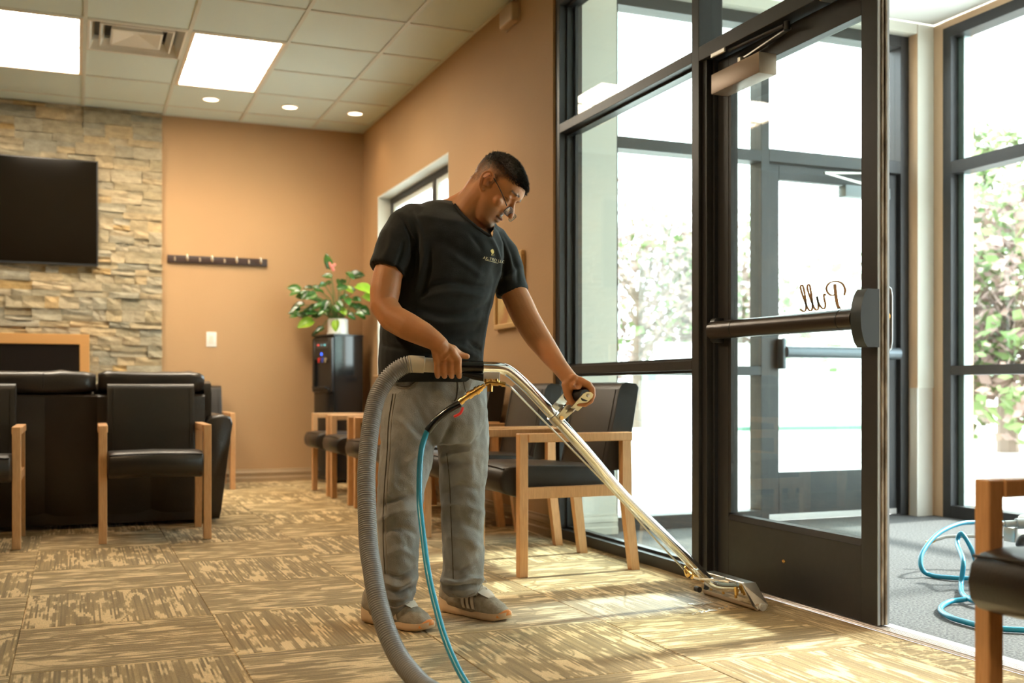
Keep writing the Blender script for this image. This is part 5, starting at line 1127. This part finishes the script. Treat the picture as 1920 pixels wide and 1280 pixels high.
# legs and feet inside the clothes
for rows in (((770, 765, 36, 3.56), (860, 761, 34, 3.53), (950, 750, 28, 3.52), (1050, 748, 22, 3.52), (1140, 735, 12, 3.575), (1158, 730, 12, 3.58)), ((770, 860, 36, 3.64), (860, 868, 34, 3.67), (950, 868, 27, 3.67), (1050, 868, 21, 3.68), (1118, 866, 12, 3.73), (1138, 862, 12, 3.75))):
    bd.tube([P(x, y, d) for y, x, hw, d in rows], [hw * K for y, x, hw, d in rows], 18)
def footpt(heel, toe, t, z=0.0, s_=0.0):
    v = toe - heel; n_ = Vector((v.y, -v.x, 0)).normalized(); return heel + v * t + n_ * s_ + UP * z
hR = gz(690, 1163, 0); tR = gz(809, 1185, 0); hL = gz(835, 1143, 0); tL = gz(954, 1166, 0)
for h_, t_ in ((hR, tR), (hL, tL)): bd.tube([footpt(h_, t_, .15, .05), footpt(h_, t_, .5, .045), footpt(h_, t_, .85, .038)], [.024, .022, .018], 12, round_ends=1)
bm_ = remesh(bd, 0.0031, 'body', 5, .5)
c = coords(bm_); n = normals(bm_)
rel = c - np.array(HO); hf = rel @ np.array(f3); hu = rel @ np.array(u3); hs = rel @ np.array(s3)
dd = np.zeros(len(c)); G = lambda a, b, c0, r: np.exp(-(((hf - a) ** 2 + (hu - b) ** 2 + (np.abs(hs) - c0) ** 2) / r ** 2))
dd -= 0.0075 * G(.083, .006, .016, .010); dd -= 0.004 * G(.078, .017, .034, .008); dd -= .003 * G(.076, -.014, .034, .009)
dd -= 0.0030 * np.exp(-((hu + .0680) / .0022) ** 2) * (hf > .06) * (np.abs(hs) < .024)       # mouth line
dd -= 0.0022 * np.exp(-((hu - .0005) / .0018) ** 2) * G(.078, 0, .033, .016)                   # lid crease
dd -= 0.003 * G(.078, -.046, .024, .010); dd -= 0.004 * G(-.006, .0, .078, .008)
setco(bm_, c + n * dd[:, None]); c = coords(bm_)
x_, y_ = topx(c)
skin = np.array([0.54, 0.235, 0.095]); col = np.tile(skin, (len(c), 1))
nz_ = np.array([noise.noise(Vector((v[0] * 30, v[1] * 30, v[2] * 30))) for v in c]); col *= (1 + 0.10 * nz_)[:, None]
inhead = (hu > -.14) & (np.abs(hs) < .11) & (np.abs(hf) < .13)
def mixc(m, cc):
    global col
    m = np.clip(m, 0, 1)[:, None]; col = col * (1 - m) + np.array(cc) * m
red = np.clip(G(.10, -.034, 0, .016) * .5 + G(.06, -.03, .05, .022) * .25 + G(-.01, 0, .085, .03) * .35, 0, 1); mixc(red, (0.52, 0.16, 0.085))
mixc(.65 * np.exp(-((hu + .068) / .008) ** 2) * (hf > .070) * (np.abs(hs) < .022), (0.33, 0.12, 0.08))
mixc(np.exp(-((hu + .0680) / .0018) ** 2) * .8 * (hf > .068) * (np.abs(hs) < .024), (0.10, 0.03, 0.02))
# beard shadow and grey goatee
st = np.clip((-.045 - hu) / .02, 0, 1) * np.clip((hf - .0) / .03, 0, 1) * inhead; mixc(st * .28, (0.12, 0.10, 0.09))
mixc(np.clip(1.2 * G(.080, -.103, 0, .020) + .9 * G(.084, -.052, .008, .010), 0, .55), (0.20, 0.165, 0.135))
# brows
mixc(1.0 * np.exp(-((hu - .026 - .004 * (np.abs(hs) < .03)) / .0042) ** 2) * (np.abs(hs) > .012) * (np.abs(hs) < .052) * (hf > .05), (0.035, 0.022, 0.016))
mixc(.75 * np.exp(-((hu + .003) / .0020) ** 2) * (np.abs(hs) > .020) * (np.abs(hs) < .046) * (hf > .06), (0.05, 0.025, 0.018))
# scalp
def hairmask(hf, hu, hs):
    line = np.where(hf > .045, .060 - (np.abs(hs) / .075) ** 2 * .030, np.where(hf > .012, .012 + (hf - .012) * 0.9, np.where(hf > -.004, -.022, np.where(hf > -.032, .026, -.045 - .02 * np.clip((-hf - .04) / .04, 0, 1)))))
    line = np.where((hf > -.045) & (hf <= -.032), .026 - (-(hf + .032)) / .013 * .066, line)
    return (hu - line)
hm = hairmask(hf, hu, hs); hair_n = np.array([noise.noise(Vector((v[0] * 160, v[1] * 160, v[2] * 160))) for v in c])
fade = np.clip(hm / .018, 0, 1) * np.clip(.34 + (hu - .0) / .075 * .60 + .25 * np.clip(-hf / .09, 0, 1) + hair_n * .25, .22, 1) * inhead
ear = (np.abs(hs) > .0765) & (hf < .012) & (hf > -.04) & (hu < .034); fade = np.where(ear, 0, fade)
mixc(fade, (0.030, 0.020, 0.014))
# small marks: nothing else. hand tattoo
tat = np.exp(-(((x_ - 1075) / 3.5) ** 2 + ((y_ - 722) / 5) ** 2)) * (hair_n > .0) * (np.abs(x_ - 1075) < 8); mixc(tat * .6, (0.08, 0.07, 0.07))
kn = np.zeros(len(c))
for kx, ky in ((823, 684), (837, 683), (849, 681)): kn += np.exp(-(((x_ - kx) / 4) ** 2 + ((y_ - ky) / 4) ** 2))
mixc(np.clip(kn, 0, 1) * .35, (0.22, 0.09, 0.05))
ca_ = bm_.color_attributes.new('skin_col', 'FLOAT_COLOR', 'POINT'); ca_.data.foreach_set('color', np.hstack([np.clip(col, 0, 1), np.ones((len(c), 1))]).astype(np.float32).ravel())
ms = mat('skin', (0.47, 0.215, 0.095), 0.48, bump=0.12, bscale=300, spec=.45); nt = ms.node_tree; at_ = nd(nt, 'ShaderNodeAttribute', attribute_name='skin_col')
nt.links.new(at_.outputs['Color'], nt.nodes['Principled BSDF'].inputs['Base Color'])
nt.nodes['Principled BSDF'].inputs['Subsurface Weight'].default_value = 0.12; nt.nodes['Principled BSDF'].inputs['Subsurface Radius'].default_value = (0.012, 0.004, 0.002); nt.nodes['Principled BSDF'].inputs['Subsurface Scale'].default_value = 0.5
body = obj('body', bm_, ms, MAN)
for v in body.data.vertices: v.co -= MAN.location
bb_ = BVHTree.FromPolygons([v.co + MAN.location for v in bm_.vertices], [p.vertices for p in bm_.polygons])
# --- hair strands
rr = random.Random(5); hv = []; hfc = []
M['hair'] = mat('black_hair', (0.010, 0.008, 0.007), 0.42, spec=.6, rnd=0)
cnt = 0; tries = 0
while cnt < 9000 and tries < 60000:
    tries += 1
    a = rr.uniform(0, 2 * math.pi); b = math.asin(rr.uniform(-.45, 1.0))
    d = (f3 * (math.cos(b) * math.cos(a)) + s3 * (math.cos(b) * math.sin(a)) + u3 * math.sin(b)).normalized()
    o_ = HP(-.005, .015); loc, nr, _, _ = bb_.ray_cast(o_ + d * .16, -d, .12)
    if loc is None: continue
    r_ = loc - HO; ff, uu, s_ = r_.dot(f3), r_.dot(u3), r_.dot(s3)
    if abs(s_) > .0775 and uu < .036 and ff < .012 and ff > -.04: continue
    if float(hairmask(np.array(ff), np.array(uu), np.array(s_))) < .003: continue
    top = min(1, max(0, (uu - .048 + .22 * max(ff, 0)) / .038))
    if rr.random() > 0.10 + .90 * top: continue
    ln = .0035 + top * rr.uniform(.008, .017); grow = (nr * (0.35 + .45 * top) + f3 * (.55 if top > .2 else .1) - u3 * (.5 * (1 - top)) + Vector((rr.gauss(0, .22), rr.gauss(0, .22), rr.gauss(0, .22)))).normalized()
    w = grow.orthogonal().normalized() * (.00055 + .0004 * top); w2 = grow.cross(w); p0 = loc - nr * .001; p1 = p0 + grow * ln * .6; p2 = p0 + (grow * .85 + f3 * .25 - u3 * .18).normalized() * ln
    i = len(hv)
    for q, s_ in ((p0, 1), (p1, .8)):
        for k in range(3): a_ = k * 2.0944; hv.append(q + w * (math.cos(a_) * s_) + w2 * (math.sin(a_) * s_))
    hv.append(p2)
    for k in range(3): k2 = (k + 1) % 3; hfc += [(i + k, i + k2, i + 3 + k2, i + 3 + k), (i + 3 + k, i + 3 + k2, i + 6)]
    cnt += 1
hm_ = bpy.data.meshes.new('hair'); hm_.from_pydata([tuple(v - MAN.location) for v in hv], [], hfc); hm_.update()
ho = obj('hair', hm_, M['hair'], MAN); ho['kind'] = 'stuff'; ho['label'] = 'short black hair, faded at the sides'
# --- collar rib
neck = [hit(sb, x, y, .001) for x, y in ((846, 372), (852, 384), (862, 398), (876, 412), (892, 425), (907, 436), (918, 443))]
neck = [q for q in neck if q is not None]
if len(neck) > 2: obj('collar', MB().tube(smooth_path(neck, 5), .0058, 10, ell=(1, .7)), M['rib'], shirt)
# --- glasses
GL = obj('glasses', MB().tube(smooth_path([HP(-.012, .022, nearS * .081), HP(.0, .018, nearS * .079), HP(.035, .006, nearS * .074), HP(.075, -.012, nearS * .068), HP(.096, -.024, nearS * .060)], 5), .0016, 8)
    .tube(smooth_path([HP(-.012, .022, -nearS * .081), HP(.035, .006, -nearS * .074), HP(.096, -.024, -nearS * .060)], 5), .0016, 8), M['blackmetal'], MAN, label='thin black metal glasses')
for s in (-1, 1):
    pts = []
    for k in range(25):
        a = 2 * math.pi * k / 24; ca, sa = math.cos(a), math.sin(a); xx = .0225 * math.copysign(abs(ca) ** .6, ca); yy = .0140 * math.copysign(abs(sa) ** .6, sa)
        pts.append(HP(.106 + yy * .22 - abs(xx + .033 * 1) * .10, -.031 + yy, s * (.034 + xx)))
    obj('lens_rim', MB().tube(pts, .0010, 6), M['blackmetal'], GL)
    lens = MB(); cc_ = sum(pts[:-1], Vector()) / 24; nn = f3 * .0012; lens.prism([p for p in pts[:-1]], nn); obj('lens', lens, M['glass'], GL, smooth=False)
obj('bridge', MB().tube(smooth_path([HP(.105, -.026, -.011), HP(.110, -.023, 0), HP(.105, -.026, .011)], 4), .0012, 6), M['blackmetal'], GL)

# --- shirt print
def print_on(me, cx, cy, scl, rot, name, col_m, slant=0.0):
    """lay a flat mesh (unit letters) on the shirt front"""
    c0, s0 = math.cos(rot), math.sin(rot); ok = True
    bm = bmesh.new(); bm.from_mesh(me)
    for v in bm.verts:
        x = v.co.x * scl; y = v.co.y * scl; px_, py_ = cx + x * c0 + y * s0, cy + x * s0 - y * c0
        q = hit(sb, px_, py_, 0.0012 + v.co.z)
        v.co = (q if q is not None else P(px_, py_, 3.48)) - MAN.location
    m_ = bpy.data.meshes.new(name); bm.to_mesh(m_); bm.free(); return obj(name, m_, col_m, shirt, world_space=False, smooth=False)
M['gold'] = mat('gold_print', (0.72, 0.50, 0.10), 0.5); M['goldpale'] = mat('pale_gold_print', (0.62, 0.52, 0.30), 0.5)
def sub(me, n=1):
    bm = bmesh.new(); bm.from_mesh(me); bmesh.ops.triangulate(bm, faces=bm.faces[:]); m_ = bpy.data.meshes.new('t'); bm.to_mesh(m_); bm.free(); return m_
tx = text_mesh('AK-TRD LLC', 1.0, extrude=0.0)
print_on(sub(tx), 905, 485, 7.4, math.radians(12), 'lettering', M['goldpale'])['label'] = 'gold lettering AK-TRD LLC'
tb = MB()
def disc(cx, cy, r, n=10): tb.face([(cx + r * math.cos(6.283 * k / n) * .9, cy + r * math.sin(6.283 * k / n), 0) for k in range(n)])
disc(0, 2.0, 2.6); disc(2.3, 1.0, 2.4); disc(0.8, 3.2, 2.2); disc(3.0, -1.0, 1.9); disc(1.2, -.5, 2.0); tb.face([(1.0, -2, 0), (2.2, -2, 0), (2.0, -6.2, 0), (0.6, -6.6, 0)]); tb.face([(2.5, -5.6, 0), (6.5, -4.2, 0), (6.5, -4.7, 0), (2.5, -6.2, 0)])
print_on(tb.mesh('t', False), 921.5, 472, 1.0, math.radians(12), 'emblem', M['gold'])['label'] = 'gold tree emblem'
lb = MB()
for k in range(8): lb.face([(k * 3.2 - 2, -.4, 0), (k * 3.2 + 1.2, -.4, 0), (k * 3.2 + 1.2, .4, 0), (k * 3.2 - 2, .4, 0)])
print_on(lb.mesh('t', False), 911, 487.5, 1.0, math.radians(14), 'underline', M['goldpale'])

# --- shoes
M['knit'] = mat('grey_knit', (0.36, 0.325, 0.27), 0.8, nscale=60, nstr=1, ncol=(0.27, 0.24, 0.195), bump=.5, bscale=350); M['sole'] = mat('peach_sole', (0.64, 0.49, 0.33), 0.55, nscale=12, nstr=.5, ncol=(0.62, 0.40, 0.24)); M['bumper'] = mat('orange_bumper', (0.75, 0.29, 0.08), 0.5)
M['lace'] = mat('pale_lace', (0.68, 0.62, 0.54), 0.7)
def shoe(heel, toe, label):
    v = (toe - heel); L_ = v.length; t_ = v.normalized(); n_ = Vector((t_.y, -t_.x, 0))     # n_ points to the camera side
    def S(a, s_, z): return heel + t_ * (a * L_) + n_ * s_ + UP * z
    R_ = thing_child = bpy.data.objects.new('shoe', None); COL.objects.link(R_); R_.parent = MAN; R_.location = heel - MAN.location; R_.empty_display_size = .05; R_['label'] = label
    # sole rings along the length: (a, half width, bottom z, top z)
    prof = [(-.045, .012, .034, .060), (-.025, .026, .014, .058), (.02, .036, .004, .052), (.10, .040, .001, .045), (.25, .038, .0, .037), (.42, .037, .0, .031), (.60, .043, .0, .027), (.75, .047, .0, .026), (.88, .042, .003, .027), (.96, .030, .010, .031), (1.0, .014, .020, .034)]
    def ring(a, w, z0, z1): return [S(a, -w, z0 + .004), S(a, -w * .8, z0), S(a, w * .8, z0), S(a, w, z0 + .004), S(a, w * 1.04, (z0 + z1) / 2), S(a, w * .97, z1), S(a, -w * .97, z1), S(a, -w * 1.04, (z0 + z1) / 2)]
    obj('sole', MB().rings([ring(*p) for p in prof]), M['sole'], R_, angle=60)
    up = [(-.020, .020, .050, .090), (.0, .032, .044, .112), (.06, .037, .036, .126), (.16, .039, .032, .128), (.28, .039, .028, .122), (.40, .039, .024, .110), (.52, .041, .022, .096), (.64, .043, .020, .083), (.76, .042, .020, .071), (.86, .038, .020, .059), (.93, .028, .026, .044), (.975, .014, .028, .036)]
    rings = []
    for a, w, z0, z1 in up:
        ring_ = []
        for k in range(16):
            an = math.pi * k / 15; ring_.append(S(a, w * 1.0 * math.copysign(abs(math.cos(an)) ** .75, math.cos(an)), z0 + (z1 - z0) * (math.sin(an) ** .8)))
        rings.append(ring_)
    um = MB().rings(rings); obj('upper', um, M['knit'], R_, angle=180)
    obj('toe_bumper', MB().rings([[S(a, w * math.cos(an), zz + h * max(0, math.sin(an))) for an in [math.pi * k / 9 for k in range(10)]] for a, w, zz, h in ((.925, .0385, .016, .020), (.955, .032, .016, .024), (.985, .020, .020, .022), (1.012, .008, .026, .012))]), M['bumper'], R_, angle=60, label='orange toe bumper')
    # tongue panel and laces
    obj('tongue', MB().rings([[S(a, w * math.cos(math.pi * k / 8), z - .006 * abs(math.cos(math.pi * k / 8)) + (.003)) for k in range(9)] + [S(a, 0, z - .02)] for a, w, z in ((.30, .022, .134), (.42, .028, .119), (.54, .031, .102), (.66, .029, .088), (.74, .018, .077))]), M['lace'], R_, angle=60)
    for k, (a, z) in enumerate(((.40, .126), (.47, .117), (.54, .108), (.61, .099))):
        obj('lace', MB().tube(smooth_path([S(a - .02, .030, z - .022), S(a + .005, .014, z - .001), S(a + .01, 0, z + .004), S(a + .005, -.014, z - .001), S(a - .02, -.030, z - .022)], 3), .0026, 6), M['lace'], R_)
    obj('lace', MB().tube(smooth_path([S(.42, .0, .128), S(.47, .026, .132), S(.57, .034, .115), S(.53, .016, .114), S(.43, .002, .128)], 4), .0022, 6).tube(smooth_path([S(.42, .0, .128), S(.49, -.02, .134), S(.59, -.024, .118), S(.53, -.012, .116), S(.43, -.002, .128)], 4), .0022, 6), M['lace'], R_)
    for k in range(3):
        a = .36 + k * .075; st_ = MB()
        pts = [S(a + .08 - .05 * t, .0405 + .003 * math.sin(t * 3) - .010 * t * t, .032 + .050 * t) for t in (0, .33, .66, 1)]
        w_ = t_ * .0065
        st_.rings([[p - w_, p + w_, p + w_ + n_ * .002 + UP * .001, p - w_ + n_ * .002 + UP * .001] for p in [q + n_ * .0015 for q in pts]]); obj('stripe', st_, M['lace'], R_, smooth=False)
    return R_
shoe(hR, tR, 'grey knit running shoe with peach sole on the foot nearer the camera'); shoe(hL, tL, 'grey knit running shoe with peach sole on the farther foot')
